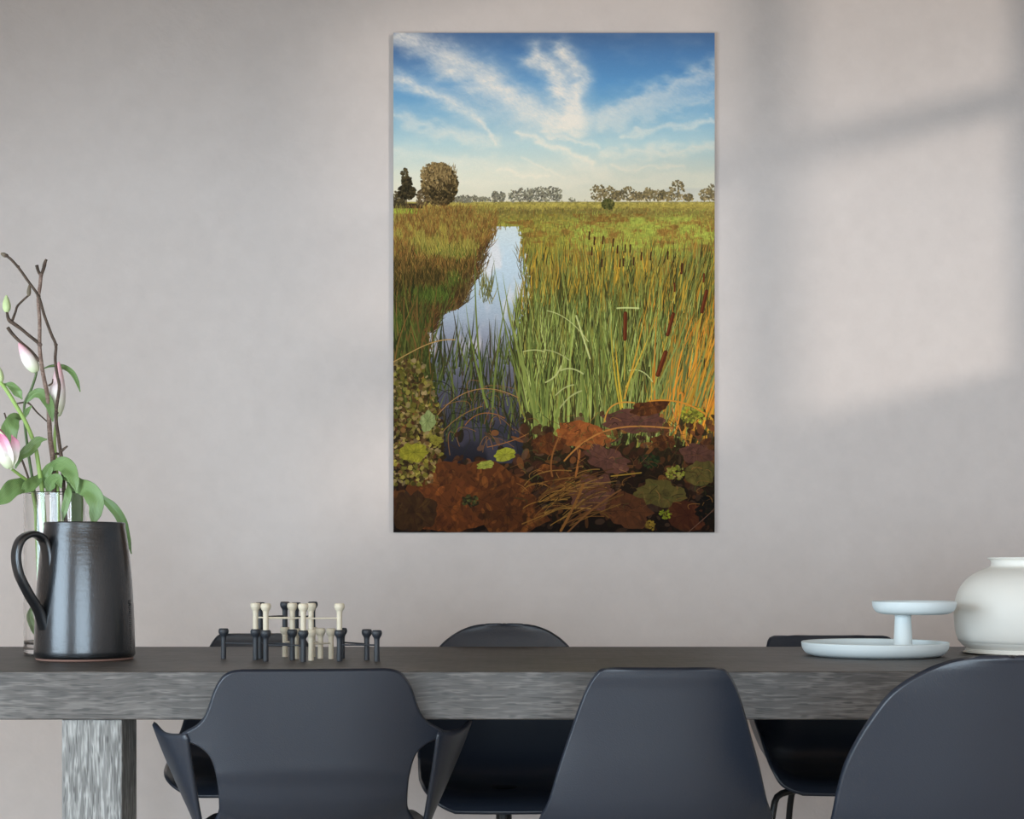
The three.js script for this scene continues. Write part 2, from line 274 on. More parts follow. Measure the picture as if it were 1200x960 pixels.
const TUB = [[0.766, 0, 0.146, 0.030, 3], [0.7645, 0.001, 0.156, 0.034, 3], [0.757, 0.003, 0.164, 0.04, 3], [0.738, 0.008, 0.172, 0.05, 3], [0.70, 0.016, 0.184, 0.055, 3], [0.64, 0.028, 0.206, 0.085, 3.2], [0.57, 0.044, 0.222, 0.16, 3.5], [0.50, 0.066, 0.236, 0.19, 4.2], [0.455, 0.10, 0.244, 0.19, 5], [0.432, 0.16, 0.25, 0.185, 6], [0.424, 0.24, 0.25, 0.18, 6.5], [0.424, 0.32, 0.247, 0.16, 6.5], [0.428, 0.38, 0.240, 0.11, 6], [0.424, 0.42, 0.225, 0.05, 5], [0.412, 0.445, 0.195, 0.012, 3], [0.400, 0.455, 0.15, 0.004, 3]];
const ARMBACK = [[0.757, 0, 0.135, 0.026, 2.6], [0.7545, 0.001, 0.152, 0.026, 2.6], [0.7475, 0.002, 0.166, 0.027, 2.6], [0.733, 0.005, 0.178, 0.028, 2.6], [0.712, 0.009, 0.188, 0.030, 2.6], [0.685, 0.014, 0.197, 0.033, 2.6], [0.664, 0.018, 0.207, 0.035, 2.6], [0.648, 0.021, 0.222, 0.037, 2.6], [0.637, 0.0235, 0.240, 0.038, 2.6], [0.629, 0.0255, 0.251, 0.0385, 2.6], [0.621, 0.0272, 0.244, 0.039, 2.6], [0.612, 0.029, 0.222, 0.0395, 2.6], [0.602, 0.032, 0.207, 0.04, 2.6], [0.588, 0.035, 0.1955, 0.0405, 2.6], [0.565, 0.041, 0.187, 0.041, 2.6], [0.535, 0.050, 0.182, 0.042, 2.5],
  [0.495, 0.064, 0.180, 0.044, 2.5], [0.455, 0.092, 0.181, 0.045, 2.5], [0.426, 0.14, 0.196, 0.024, 2.6], [0.412, 0.21, 0.226, 0.014, 2.6], [0.411, 0.30, 0.225, 0.012, 2.6], [0.416, 0.38, 0.21, 0.010, 2.6], [0.411, 0.43, 0.19, 0.006, 2.4], [0.400, 0.458, 0.16, 0.004, 2.4]]
  .map(([y, z, w, h, p]) => y > 0.56 ? [y, 0.2 * (0.757 - y), w, 0.026 + 0.078 * (0.757 - y), 2.6] : [y, z, w, h, p]);   // a straight, evenly bent back
function armGeo(s) {                                             // strip that runs forward from the shoulder and tapers down to the seat
  const rows = 26, cols = 10, P = [];
  const rim = new THREE.CatmullRomCurve3([V(s * 0.244, 0.629, 0.078), V(s * 0.264, 0.624, 0.125), V(s * 0.290, 0.625, 0.185), V(s * 0.322, 0.636, 0.245)]);
  const foot = new THREE.CatmullRomCurve3([V(s * 0.222, 0.432, 0.165), V(s * 0.228, 0.431, 0.185), V(s * 0.232, 0.430, 0.21), V(s * 0.234, 0.430, 0.235)]);
  for (let r = 0; r <= rows; r++) { const t = r / rows, row = [];
    for (let c = 0; c <= cols; c++) { const a = rim.getPoint(c / cols), b = foot.getPoint(c / cols), k = Math.pow(t, 1.15), p = a.clone().lerp(b, t); p.x = lerp(a.x, b.x, Math.pow(t, 1.1)); p.z = lerp(a.z, b.z, k); p.x += s * 0.012 * Math.sin(Math.PI * (c / cols)) * (1 - t); row.push(p); }
    P.push(row); }
  return sheet(P, 0.010);
}
const tube = (pts, r = 0.008, seg = 24) => taperTube(pts.map((p) => V(...p)), [r], seg, 10);
function chair(kind, name, label, x, depth, facing, turn = 0, group) {
  const o = thing(name, label, 'chair', [x, 0, -depth], (facing ? 0 : Math.PI) + turn, group);
  const rows = { side: SIDE, round: ROUND, dome: DOME, tub: TUB, arm: ARMBACK }[kind];
  const shell = part('shell', shellGeo(rows, { th: kind === 'round' ? 0.011 : 0.009, xref: kind === 'arm' ? 0.2 : 0 }), M.plastic, o);
  if (kind === 'arm') for (const s of [-1, 1]) part('armrest', armGeo(s), M.plastic, o);
  if (kind === 'tub') {
    for (const s of [-1, 1]) {
      part('leg', tube([[s * 0.235, 0.006, 0.40], [s * 0.222, 0.2, 0.385], [s * 0.208, 0.345, 0.372], [s * 0.196, 0.383, 0.365], [s * 0.16, 0.395, 0.355], [s * 0.05, 0.396, 0.33], [0, 0.396, 0.32]], 0.0085, 40), M.blackMetal, o);
      part('leg', tube([[s * 0.15, 0.006, 0.02], [s * 0.125, 0.2, 0.08], [s * 0.115, 0.36, 0.12], [s * 0.1, 0.398, 0.15], [s * 0.05, 0.404, 0.18], [0, 0.404, 0.19]], 0.0085, 40), M.blackMetal, o);
    }
  } else if (kind === 'round' || kind === 'arm') {
    const y = 0.41;
    for (const s of [-1, 1]) { part('leg', tube([[s * 0.215, 0.006, 0.41], [s * 0.17, 0.25, 0.36], [s * 0.14, y - 0.02, 0.325]]), M.blackMetal, o); part('leg', tube([[s * 0.20, 0.006, -0.02], [s * 0.16, 0.25, 0.09], [s * 0.13, y - 0.012, 0.16]]), M.blackMetal, o); }
  } else {                                                        // pedestal on a four-toed foot
    part('pedestal', lathe([[0, 0.05], [0.03, 0.05], [0.032, 0.06], [0.022, 0.11], [0.02, 0.36], [0.034, 0.388], [0.034, 0.394], [0, 0.394]], 32).translate(0, 0, 0.24), M.blackMetal, o);
    for (let k = 0; k < 4; k++) part('foot', tube([[0, 0.062, 0], [0.12, 0.045, 0], [0.25, 0.012, 0]], 0.011).rotateY(k * Math.PI / 2 + Math.PI / 4).translate(0, 0, 0.24), M.blackMetal, o);
  }
  part('seat_mount', box(-0.09, 0.09, kind === 'dome' ? 0.372 : 0.39, kind === 'dome' ? 0.386 : 0.404, 0.16, 0.33, 0.004), M.blackMetal, o);
  return o;
}
const seats = 'black moulded dining chairs around the table';
chair('arm', 'armchair', 'black moulded armchair with broad back and looped arms tucked under the table', (367.5 - 600) / 615, 3.024, false, 0.12, seats);
chair('side', 'dining_chair', 'armless black chair with a trapezoid back seen from behind, beside the armchair', (777 - 600) / 650, 2.862, false, 0, seats);
chair('round', 'dining_chair', 'black chair with a large rounded back and pale rim before the white vase', (1186 - 600) / 744, 2.5, false, 0, seats);
chair('side', 'dining_chair', 'black chair across the table, its top showing behind the peg pieces', (305 - 600) / 428, 4.345, true, 0.1, seats);
chair('dome', 'dining_chair', 'black chair across the table with a domed top standing alone against the wall', (591 - 600) / 432, 4.305, true, 0, seats);
chair('tub', 'dining_chair', 'black tub chair on bent tube legs across the table behind the tiered tray', (969 - 600) / 430, 4.325, true, 0, seats);

// ---------------------------------------------------------------- black jug
{
  const c = at(99.5, 770, 3.61), H = 0.312, o = thing('jug', 'tall black glazed stoneware jug with a looped strap handle', 'jug', [c.x, TOP, c.z]);
  const outer = [[0.0, 0.004], [0.100, 0.004], [0.108, 0.006], [0.1125, 0.012], [0.1118, 0.022], [0.1108, 0.06], [0.1085, 0.12], [0.1045, 0.18], [0.099, 0.24], [0.0925, 0.285], [0.0892, 0.303], [0.0902, 0.309], [0.0882, 0.312], [0.0852, 0.310], [0.0842, 0.302], [0.087, 0.28], [0.094, 0.22], [0.101, 0.12], [0.104, 0.04], [0.098, 0.016], [0, 0.014]];
  part('body', lathe(outer.flatMap((p, i) => i && i < outer.length - 1 && i > 1 ? [p] : [p]), 96), M.glaze, o);
  part('foot_ring', lathe([[0, 0], [0.104, 0], [0.1075, 0.002], [0.108, 0.0055], [0.1, 0.0065], [0, 0.0065]], 72), M.clay, o).userData.label = 'bare reddish clay foot';
  // strap handle, swept in the plane of the radius it grows from
  const az = -58 * Math.PI / 180, s = Math.sin(58 * Math.PI / 180), hy = (py) => EYE - (py - HORIZON) / 515 - TOP;
  const path = [[60, 690], [58.5, 668], [57.5, 648], [53, 633], [42, 627], [30, 633], [24.5, 649], [27, 671], [37, 694], [48, 714], [53, 730], [56.5, 747]].map(([px, py]) => V((99.5 - px) / 515 / s, hy(py), 0));
  const curve = new THREE.CatmullRomCurve3(path, false, 'centripetal'), n = 70, pos = [], idx = [], ring = 14;
  for (let i = 0; i <= n; i++) {
    const p = curve.getPointAt(i / n), t = curve.getTangentAt(i / n), nx = -t.y, ny = t.x, w = lerp(0.019, 0.017, i / n) * (1 + 0.15 * Math.cos(i / n * 6.28)), th = 0.0075;
    for (let j = 0; j < ring; j++) { const a = j / ring * 2 * Math.PI, q = Math.sign(Math.cos(a)) * Math.pow(Math.abs(Math.cos(a)), 0.6) * w, k = Math.sign(Math.sin(a)) * Math.pow(Math.abs(Math.sin(a)), 0.7) * th; pos.push(p.x + nx * k, p.y + ny * k, q); }
  }
  for (let i = 0; i < n; i++) for (let j = 0; j < ring; j++) { const a = i * ring + j, b = i * ring + (j + 1) % ring; idx.push(a, b, a + ring, b, b + ring, a + ring); }
  for (const r of [0, n]) for (let j = 1; j < ring - 1; j++) idx.push(r * ring, r * ring + j, r * ring + j + 1);
  const g = new THREE.BufferGeometry(); g.setAttribute('position', new THREE.Float32BufferAttribute(pos, 3)); g.setAttribute('uv', new THREE.Float32BufferAttribute(new Float32Array(pos.length / 3 * 2), 2)); g.setIndex(idx); g.computeVertexNormals();
  const toCam = Math.atan2(-c.x, -c.z);                       // azimuth of the camera from the jug
  g.rotateY(toCam + az - Math.PI / 2);                        // local +x turns to that azimuth
  part('handle', g, M.glaze, o);
  // stamped band of small raised marks down the side away from the handle
  const marks = [], a0 = toCam + 63 * Math.PI / 180;
  for (let k = 0; k < 26; k++) for (let q = 0; q < 2; q++) {
    const y = 0.014 + k * 0.0048, r = lerp(0.1115, 0.1072, y / 0.14), a = a0 + q * 0.06 + rr(-0.006, 0.006), b = new THREE.SphereGeometry(0.003, 8, 6); b.scale(rr(0.7, 1.3), rr(0.5, 0.9), 0.7); b.rotateY(a); b.translate(Math.sin(a) * r, y, Math.cos(a) * r); marks.push(b);
  }
  const m = part('stamped_band', marks, M.glaze, o); m.userData.label = 'vertical band of small raised marks'; m.userData.kind = 'stuff';
}

// ---------------------------------------------------------------- glass vase with branches and lilies
const VD = 3.83, VC = at(65, 665, VD), VR = 0.074;
{
  const o = thing('glass_vase', 'clear glass cylinder vase holding branches and lilies behind the black jug', 'vase', [VC.x, TOP, VC.z]);
  const h = 0.39;
  part('body', lathe([[0, 0.0005], [VR - 0.006, 0.0005], [VR - 0.001, 0.004], [VR, 0.01], [VR, h - 0.003], [VR - 0.0015, h], [VR - 0.003, h - 0.003], [VR - 0.0035, 0.034], [VR - 0.008, 0.026], [0, 0.025]], 72), M.solidGlass, o);
}
const P = (px, py, d = VD) => at(px, py, d);
function ribbon(pts, widths, fold = 0.25, th = 0.0012, side = V(0, 0, 1)) {   // a leaf along a 3-D path: widths in metres, folded along its midrib
  const curve = new THREE.CatmullRomCurve3(pts, false, 'centripetal'), n = 28, G = [];
  const wd = (t) => { const k = t * (widths.length - 1), i = Math.min(widths.length - 2, Math.floor(k)); return lerp(widths[i], widths[i + 1], smooth(0, 1, k - i)); };
  for (let i = 0; i <= n; i++) {
    const t = i / n, p = curve.getPointAt(t), tan = curve.getTangentAt(t), across = tan.clone().cross(side).normalize(), nor = across.clone().cross(tan).normalize(), row = [];
    for (let c = -4; c <= 4; c++) { const u = c / 4, w = Math.max(0.0006, wd(t)) / 2; row.push(p.clone().addScaledVector(across, u * w).addScaledVector(nor, (Math.abs(u) - 0.5) * fold * w + 0.05 * w * Math.sin(t * 19 + u * 3))); }
    G.push(row);
  }
  return sheet(G, th);
}
function budGeo(base, tip, r, open = 0, sides = 36) {           // closed lily bud of three long petals with grooves between them
  const len = base.distanceTo(tip), pts = [], idx = [], uv = [], n = 26;
  for (let i = 0; i <= n; i++) { const t = i / n, w = r * Math.pow(Math.sin(Math.PI * Math.pow(clamp(0.03 + 0.97 * t), 0.8)), 0.75) * (1 - 0.25 * t) + 0.0012;
    for (let j = 0; j <= sides; j++) { const a = j / sides * 2 * Math.PI, k = w * (1 - 0.13 * Math.pow(Math.abs(Math.cos(a * 1.5)), 8)) * (1 + open * t * t); pts.push(Math.cos(a) * k, t * len, Math.sin(a) * k); uv.push(j / sides, 0.04 + t * 0.92); } }
  for (let i = 0; i < n; i++) for (let j = 0; j < sides; j++) { const a = i * (sides + 1) + j, b = a + sides + 1; idx.push(a, b, a + 1, b, b + 1, a + 1); }
  for (const row of [0, n]) for (let j = 1; j < sides - 1; j++) idx.push(row * (sides + 1), row * (sides + 1) + j, row * (sides + 1) + j + 1);
  const g = new THREE.BufferGeometry(); g.setAttribute('position', new THREE.Float32BufferAttribute(pts, 3)); g.setAttribute('uv', new THREE.Float32BufferAttribute(uv, 2)); g.setIndex(idx); g.computeVertexNormals();
  g.applyQuaternion(new THREE.Quaternion().setFromUnitVectors(V(0, 1, 0), tip.clone().sub(base).normalize())); g.translate(base.x, base.y, base.z);
  return g;
}
const knot = (p, r) => { const g = new THREE.IcosahedronGeometry(r, 1); g.scale(1, 0.8, 1); g.translate(p.x, p.y, p.z); return g; };
const arrangement = 'branches and lilies in the glass vase';
const MM = 0.001;
{
  const o = thing('magnolia_branch', 'thick grey-brown bare branch with forked tip and pale green bud in the vase', 'branch', [0, 0, 0], 0, arrangement);
  const d = 3.81;
  const main = [[70, 752], [66, 690], [64, 630], [63, 578], [62, 539], [59, 516], [57.6, 493], [56, 466], [52, 446], [50, 436], [47, 414], [46.4, 403], [46.4, 375], [44.8, 350], [47, 334], [48, 322]].map(([x, y]) => P(x, y, d));
  part('bark', [taperTube(main, [7 * MM, 7 * MM, 6.6 * MM, 6.4 * MM, 5.6 * MM, 5 * MM, 4.2 * MM, 4.4 * MM], 90, 10), knot(P(46.5, 404, d - 0.004), 6.5 * MM), knot(P(45, 347, d), 5.5 * MM), knot(P(48, 322, d), 5.5 * MM)], M.bark, o);
  const twig = (pts, r) => part('twig', taperTube(pts.map(([x, y, z = 0]) => P(x, y, d + z)), r.map((k) => k * MM), 30, 8), M.twig, o);
  twig([[48, 323], [45, 318], [43, 311]], [4, 3.6, 4.2]);
  twig([[48, 323], [51, 315], [53, 307], [54.5, 304]], [4.4, 4, 4.6, 3]);
  twig([[46.4, 403], [33.7, 393, -0.01], [24, 385, -0.015], [17, 380, -0.02], [10.6, 375, -0.02], [8, 366, -0.02]], [4.4, 4, 3.8, 4.4, 4.8, 3]);
  twig([[14.5, 375.5, -0.018], [18, 366, -0.01], [20.4, 359, -0.005], [27, 352, 0], [33.7, 346, 0]], [3.4, 3, 2.8, 2.6, 2.4]);
  twig([[46, 423], [36, 411, 0.006], [23, 400, 0.012], [15, 392, 0.015], [9, 384, 0.015]], [3.6, 3.4, 3.4, 4, 4.4]);
  twig([[57, 452], [61, 449, -0.005], [62, 444, -0.006]], [2.4, 2, 1.4]);
  part('bud', budGeo(P(8, 366, d - 0.02), P(7.5, 346, d - 0.02), 9.5 * MM), M.budGreen, o).userData.label = 'pale green bud';
  part('bud', budGeo(P(33.6, 347, d), P(34.6, 333, d), 4.4 * MM), M.budBrown, o);
}
{
  const o = thing('magnolia_branch', 'slender dark brown branch arching up over the thick branch in the vase', 'branch', [0, 0, 0], 0, arrangement);
  const d = 3.77;
  const run = [[80, 750], [79, 690], [78, 630], [75, 578], [73, 545], [69, 516], [65.5, 486], [69.5, 452], [67, 440], [64.7, 421], [65.4, 404], [61, 394], [51.4, 368], [45, 347], [33.7, 330.7], [21, 313], [10.6, 302], [4, 298]].map(([x, y]) => P(x, y, y > 560 ? VD - 0.02 : d));
  part('bark', [taperTube(run, [5 * MM, 5 * MM, 4.6 * MM, 4.2 * MM, 3.6 * MM, 3.4 * MM, 3.2 * MM], 100, 10), knot(P(65.5, 404, d), 4.8 * MM), knot(P(21, 312.5, d), 4.6 * MM), knot(P(7, 299.5, d), 6 * MM), knot(P(66, 484, d), 5.5 * MM)], M.twig, o);
  part('bud', budGeo(P(8, 300, d), P(1, 297, d), 5 * MM), M.budBrown, o);
  part('twig', taperTube([P(71, 530, d), P(75, 526, d - 0.01), P(79, 523, d - 0.012)], [3 * MM, 3.2 * MM, 2 * MM], 12, 8), M.twig, o);
  part('twig', taperTube([P(69, 532, d), P(65, 532, d - 0.01), P(63, 536, d - 0.012)], [3 * MM, 2.6 * MM, 1.6 * MM], 12, 8), M.twig, o);
}
{
  const o = thing('lily', 'thick bright green bare lily stem leaning outward from the vase', 'flower', [0, 0, 0], 0, arrangement);
  part('stem', taperTube([[62, 752, 3.84], [57, 690, 3.83], [53, 630, 3.82], [49.6, 578, 3.8], [45.5, 548, 3.78], [41, 523, 3.77], [30, 495, 3.75], [17.7, 473.6, 3.73], [6, 455, 3.72], [-3, 444, 3.71]].map((a) => P(...a)), [5.5 * MM, 5.5 * MM, 5.5 * MM, 5 * MM, 4.6 * MM], 60, 10), M.stem, o);
  part('bud', budGeo(P(1, 448, 3.715), P(-1, 430, 3.71), 8 * MM), M.budGreen, o);
  part('leaf', ribbon([[5, 450, 3.72], [13, 452, 3.72], [21, 460, 3.73], [26, 468, 3.73]].map((a) => P(...a)), [0.003, 0.018, 0.021, 0.003], 0.5), M.leaf, o);
}
{
  const o = thing('lily', 'dark lily stem with a drooping pink-tipped bud and dark leaves in the vase', 'flower', [0, 0, 0], 0, arrangement);
  part('stem', taperTube([[60, 750, 3.86], [52, 690, 3.86], [45, 630, 3.86], [40, 575, 3.86], [33, 530, 3.85], [28.6, 490, 3.84], [29, 472, 3.84], [36, 458, 3.83], [42, 440, 3.82], [43, 434, 3.82]].map((a) => P(...a)), [4 * MM, 4 * MM, 3.6 * MM, 3 * MM], 60, 8), M.stemDark, o);
  part('bud', budGeo(P(43, 436, 3.82), P(22, 402, 3.81), 18 * MM), M.petal, o).userData.label = 'white lily bud with pink tip';
  part('leaf', ribbon([[24, 489, 3.8], [17, 490, 3.78], [12, 503, 3.76], [13, 518, 3.76], [12, 530, 3.76]].map((a) => P(...a)), [0.012, 0.03, 0.042, 0.028, 0.003], 0.25), M.leaf, o);
  part('leaf', ribbon([[30, 473, 3.84], [38, 463, 3.83], [47, 461, 3.82], [55, 468, 3.81], [60, 480, 3.8], [62, 494, 3.8]].map((a) => P(...a)), [0.004, 0.016, 0.024, 0.026, 0.018, 0.003], 0.4), M.leaf, o);
  part('leaf', ribbon([[29, 490, 3.83], [32, 482, 3.82], [37, 476, 3.81]].map((a) => P(...a)), [0.004, 0.012, 0.003], 0.4), M.leaf, o);
  part('twig', taperTube([P(20, 473, 3.84), P(32, 472, 3.84), P(44, 484, 3.83), P(55, 494, 3.82)], [2 * MM, 2.4 * MM, 2 * MM, 1.6 * MM], 24, 8), M.twig, o);
}
{
  const o = thing('lily', 'lily stem with a long upright pink bud and arching slender leaf in the vase', 'flower', [0, 0, 0], 0, arrangement);
  part('stem', taperTube([[72, 750, 3.8], [71, 690, 3.8], [70, 630, 3.8], [68, 578, 3.8], [66, 545, 3.82], [64, 512, 3.83], [66, 494, 3.83], [67, 482, 3.83]].map((a) => P(...a)), [4.4 * MM, 4.4 * MM, 4 * MM, 3.4 * MM], 50, 8), M.stem, o);
  part('bud', budGeo(P(67, 488, 3.83), P(69, 424, 3.83), 20 * MM), M.petal, o).userData.label = 'long pink and white lily bud';
  part('leaf', ribbon([[51, 432, 3.86], [60, 429, 3.86], [74, 430, 3.85], [84, 436, 3.84], [90, 446, 3.83], [94, 459, 3.82]].map((a) => P(...a)), [0.002, 0.006, 0.011, 0.012, 0.009, 0.002], 0.5), M.leaf, o);
  part('leaf', ribbon([[61, 552, 3.79], [66, 545, 3.76], [76, 545, 3.74], [84, 555, 3.72], [88, 566, 3.71], [90, 578, 3.71]].map((a) => P(...a)), [0.006, 0.022, 0.036, 0.038, 0.024, 0.003], 0.3), M.leaf, o);
  part('leaf', ribbon([[72, 560, 3.78], [84, 562, 3.75], [95, 570, 3.72], [106, 576, 3.70], [113, 590, 3.69], [111, 606, 3.69], [108, 618, 3.69]].map((a) => P(...a)), [0.006, 0.016, 0.028, 0.038, 0.042, 0.03, 0.004], 0.25), M.leaf, o);
  part('leaf', ribbon([[92, 562, 3.8], [106, 572, 3.79], [120, 584, 3.78], [132, 594, 3.77], [141, 606, 3.77], [148, 625, 3.78], [154, 649, 3.79]].map((a) => P(...a)), [0.004, 0.008, 0.014, 0.022, 0.022, 0.014, 0.002], 0.4), M.leaf, o);
  part('leaf', ribbon([[70, 545, 3.82], [80, 556, 3.86], [90, 580, 3.87], [91, 610, 3.87], [88, 640, 3.87]].map((a) => P(...a)), [0.006, 0.024, 0.03, 0.028, 0.004], 0.3), M.leaf, o);
}
{
  const o = thing('lily', 'opening deep pink and white lily with broad striped leaves beside the vase', 'flower', [0, 0, 0], 0, arrangement);
  part('stem', taperTube([[50, 745, 3.81], [46, 690, 3.81], [43, 630, 3.81], [40, 585, 3.8], [34, 566, 3.78], [22, 556, 3.75], [10, 547, 3.72]].map((a) => P(...a)), [4.4 * MM, 4.4 * MM, 4 * MM, 3.6 * MM], 50, 8), M.stem, o);
  part('bud', budGeo(P(12, 549, 3.72), P(-4, 500, 3.70), 21 * MM, 0.25), M.petalDeep, o).userData.label = 'deep pink and white lily flower';
  for (const e of [[[14, 549, 3.72], [10, 530, 3.69], [4, 516, 3.68], [-3, 502, 3.67]], [[12, 550, 3.72], [17, 535, 3.71], [18, 522, 3.71], [14, 510, 3.72]]]) part('petal', ribbon(e.map((a) => P(...a)), [0.006, 0.02, 0.022, 0.003], 0.4, 0.0014), M.petalLoose, o);
  part('leaf', ribbon([[36, 562, 3.8], [26, 566, 3.76], [14, 574, 3.73], [2, 586, 3.71], [-8, 592, 3.70]].map((a) => P(...a)), [0.006, 0.026, 0.044, 0.036, 0.004], 0.25), M.leaf, o);
  part('leaf', ribbon([[46, 556, 3.8], [40, 565, 3.77], [32, 572, 3.75], [23, 579, 3.74]].map((a) => P(...a)), [0.006, 0.03, 0.03, 0.003], 0.3), M.leaf, o);
  part('leaf', ribbon([[18, 549, 3.76], [24, 536, 3.75], [36, 526, 3.75], [46, 516, 3.75], [55, 515, 3.75]].map((a) => P(...a)), [0.003, 0.014, 0.026, 0.024, 0.003], 0.4), M.leaf, o);
  part('leaf', ribbon([[52, 572, 3.8], [52, 560, 3.79], [58, 549, 3.78], [63, 540, 3.77]].map((a) => P(...a)), [0.01, 0.026, 0.022, 0.004], 0.4), M.leaf, o);
  part('leaf', ribbon([[56, 578, 3.79], [60, 566, 3.78], [68, 562, 3.76], [72, 572, 3.75]].map((a) => P(...a)), [0.01, 0.03, 0.026, 0.004], 0.4), M.leaf, o);
  part('leaf', ribbon([[80, 566, 3.78], [80, 580, 3.765], [76, 596, 3.765], [73, 612, 3.77]].map((a) => P(...a)), [0.004, 0.018, 0.016, 0.003], 0.3), M.leaf, o);
  part('leaf', ribbon([[46, 750, 3.83], [39, 735, 3.82], [35, 722, 3.82], [37, 710, 3.82]].map((a) => P(...a)), [0.003, 0.016, 0.018, 0.003], 0.3), M.leaf, o);
  part('twig', taperTube([P(5, 484, 3.78), P(14, 510, 3.78), P(26, 540, 3.79), P(34, 563, 3.8), P(40, 590, 3.82), P(47, 640, 3.83)], [2 * MM, 2.6 * MM, 3 * MM, 3 * MM], 40, 8), M.twig, o);
}

// ---------------------------------------------------------------- tiered tray and white vase
{
  const d = 3.76, c = at(1025, 700, d), o = thing('tiered_tray', 'pale blue-white two-tier tray with small upper dish on a stem', 'tray', [c.x, TOP, c.z]);
  const dish = (r, h, base) => { const k = 0.004; return lathe([[0, 0.0], [base - 0.006, 0], [base, 0.001], ...[...Array(9)].map((_, i) => { const a = i / 8 * Math.PI / 2; return [base + (r - base) * Math.sin(a), 0.002 + (h * 0.78) * (1 - Math.cos(a))]; }), [r + 0.0005, h - 0.002], [r - 0.001, h], [r - k, h - 0.002], [r - k - 0.001, h * 0.6], [base * 0.985, 0.0095], [base - 0.012, 0.007], [0, 0.007]], 96); };
  part('lower_dish', dish(0.171, 0.034, 0.145), M.paleBlue, o);
  const stem = part('stem', lathe([[0, 0.006], [0.0235, 0.006], [0.0225, 0.012], [0.019, 0.09], [0.019, 0.103], [0, 0.103]], 40), M.paleBlue, o); stem.position.set(0.067, 0, 0.0);
  const up = part('upper_dish', dish(0.0975, 0.031, 0.078), M.paleBlue, o); up.position.set(0.0935, 0.099, 0.0);
}
{
  const d = 3.86, c = at(1211, 700, d), o = thing('ceramic_vase', 'squat white ceramic vase with rounded shoulders and flared rim', 'vase', [c.x, TOP, c.z]);
  const prof = [[0, 0.003], [0.155, 0.003], [0.160, 0.005], [0.1605, 0.009], [0.157, 0.0125], [0.1615, 0.016], [0.172, 0.026], [0.181, 0.045], [0.186, 0.075], [0.187, 0.105], [0.183, 0.135], [0.172, 0.162], [0.154, 0.184], [0.132, 0.199], [0.113, 0.207], [0.1015, 0.212], [0.0985, 0.220], [0.1005, 0.227], [0.107, 0.231], [0.1075, 0.233], [0.105, 0.2345], [0.096, 0.232], [0.092, 0.222], [0.096, 0.21], [0.11, 0.2], [0.15, 0.178], [0.178, 0.12], [0.178, 0.06], [0.16, 0.022], [0.0, 0.018]];
  part('body', lathe(roundedProfile(prof, 3), 96), M.whiteCeramic, o);
}

// ---------------------------------------------------------------- stacking pieces: two knobbed pegs joined by a thin rod
{
  const prof = [[0, 0], [0.0056, 0], [0.0062, 0.0008], [0.0062, 0.012], [0.006, 0.035], [0.0061, 0.0475], [0.0072, 0.0525], [0.0098, 0.0565], [0.0114, 0.0608], [0.0116, 0.0648], [0.0104, 0.0685], [0.0086, 0.0698], [0.0074, 0.067], [0.0069, 0.0605], [0, 0.0595]];
  const pegGeo = lathe(roundedProfile(prof, 3).map(([r, y]) => [r, Math.max(0, y)]), 24), BASE = (by) => 3.2 * 122 / (by - HORIZON);
  const LEVEL = 0.0595;
  const piece = (mat, a, b, level, label) => {
    const A = at(a[0], 700, BASE(a[1]) ), B = at(b[0], 700, BASE(b[1])), mid = A.clone().add(B).multiplyScalar(0.5);
    const dx = B.x - A.x, dz = B.z - A.z, L = Math.hypot(dx, dz), o = thing('stacking_piece', label, 'toy', [mid.x, TOP + level * LEVEL + 0.0002, mid.z], Math.atan2(-dz, dx), 'knobbed pegs stacked on the table');
    for (const s of [-1, 1]) part('peg', pegGeo, mat, o).position.x = s * L / 2;
    const rod = new THREE.CylinderGeometry(0.0019, 0.0019, L - 0.011, 10); rod.rotateZ(Math.PI / 2); rod.translate(0, 0.0365, 0);
    part('rod', rod, mat, o);
  };
  const bl = 'black peg piece standing on the table, ', cl = 'cream peg piece standing on the table, ';
  piece(M.blackWood, [262, 772.4], [299.5, 773.5], 0, bl + 'its far peg free on the jug side');
  piece(M.blackWood, [305, 772.0], [342.5, 773.8], 0, bl + 'carrying the rearmost black upper piece');
  piece(M.blackWood, [311.5, 775.3], [355.4, 775.7], 0, bl + 'frontmost in the middle of the stack');
  piece(M.blackWood, [397.8, 775.0], [441.6, 775.4], 0, bl + 'front one of the pair away from the jug');
  piece(M.blackWood, [401, 771.5], [429.8, 773.8], 0, bl + 'rear one of the pair away from the jug');
  piece(M.creamWood, [334, 770], [347, 772.3], 0, cl + 'under the black upper pieces');
  piece(M.creamWood, [364.5, 774.3], [388, 772.4], 0, cl + 'in front of the other cream ones');
  piece(M.creamWood, [366.5, 770], [375.5, 772], 0, cl + 'at the back of the stack');
  piece(M.creamWood, [299.5, 773.5], [342.5, 773.8], 1, 'cream peg piece balanced on black heads nearest the jug');
  piece(M.creamWood, [311.5, 775.3], [364.5, 774.3], 1, 'longest cream upper piece, resting on a black and a cream head');
  piece(M.creamWood, [355.4, 775.7], [397.8, 775.0], 1, 'cream upper piece bridging out to the black pair away from the jug');
  piece(M.blackWood, [305, 772.0], [334, 770], 1, 'black upper peg piece behind the cream one nearest the jug');
  piece(M.blackWood, [347, 772.3], [366.5, 770], 1, 'black upper peg piece at the back middle of the stack');
}

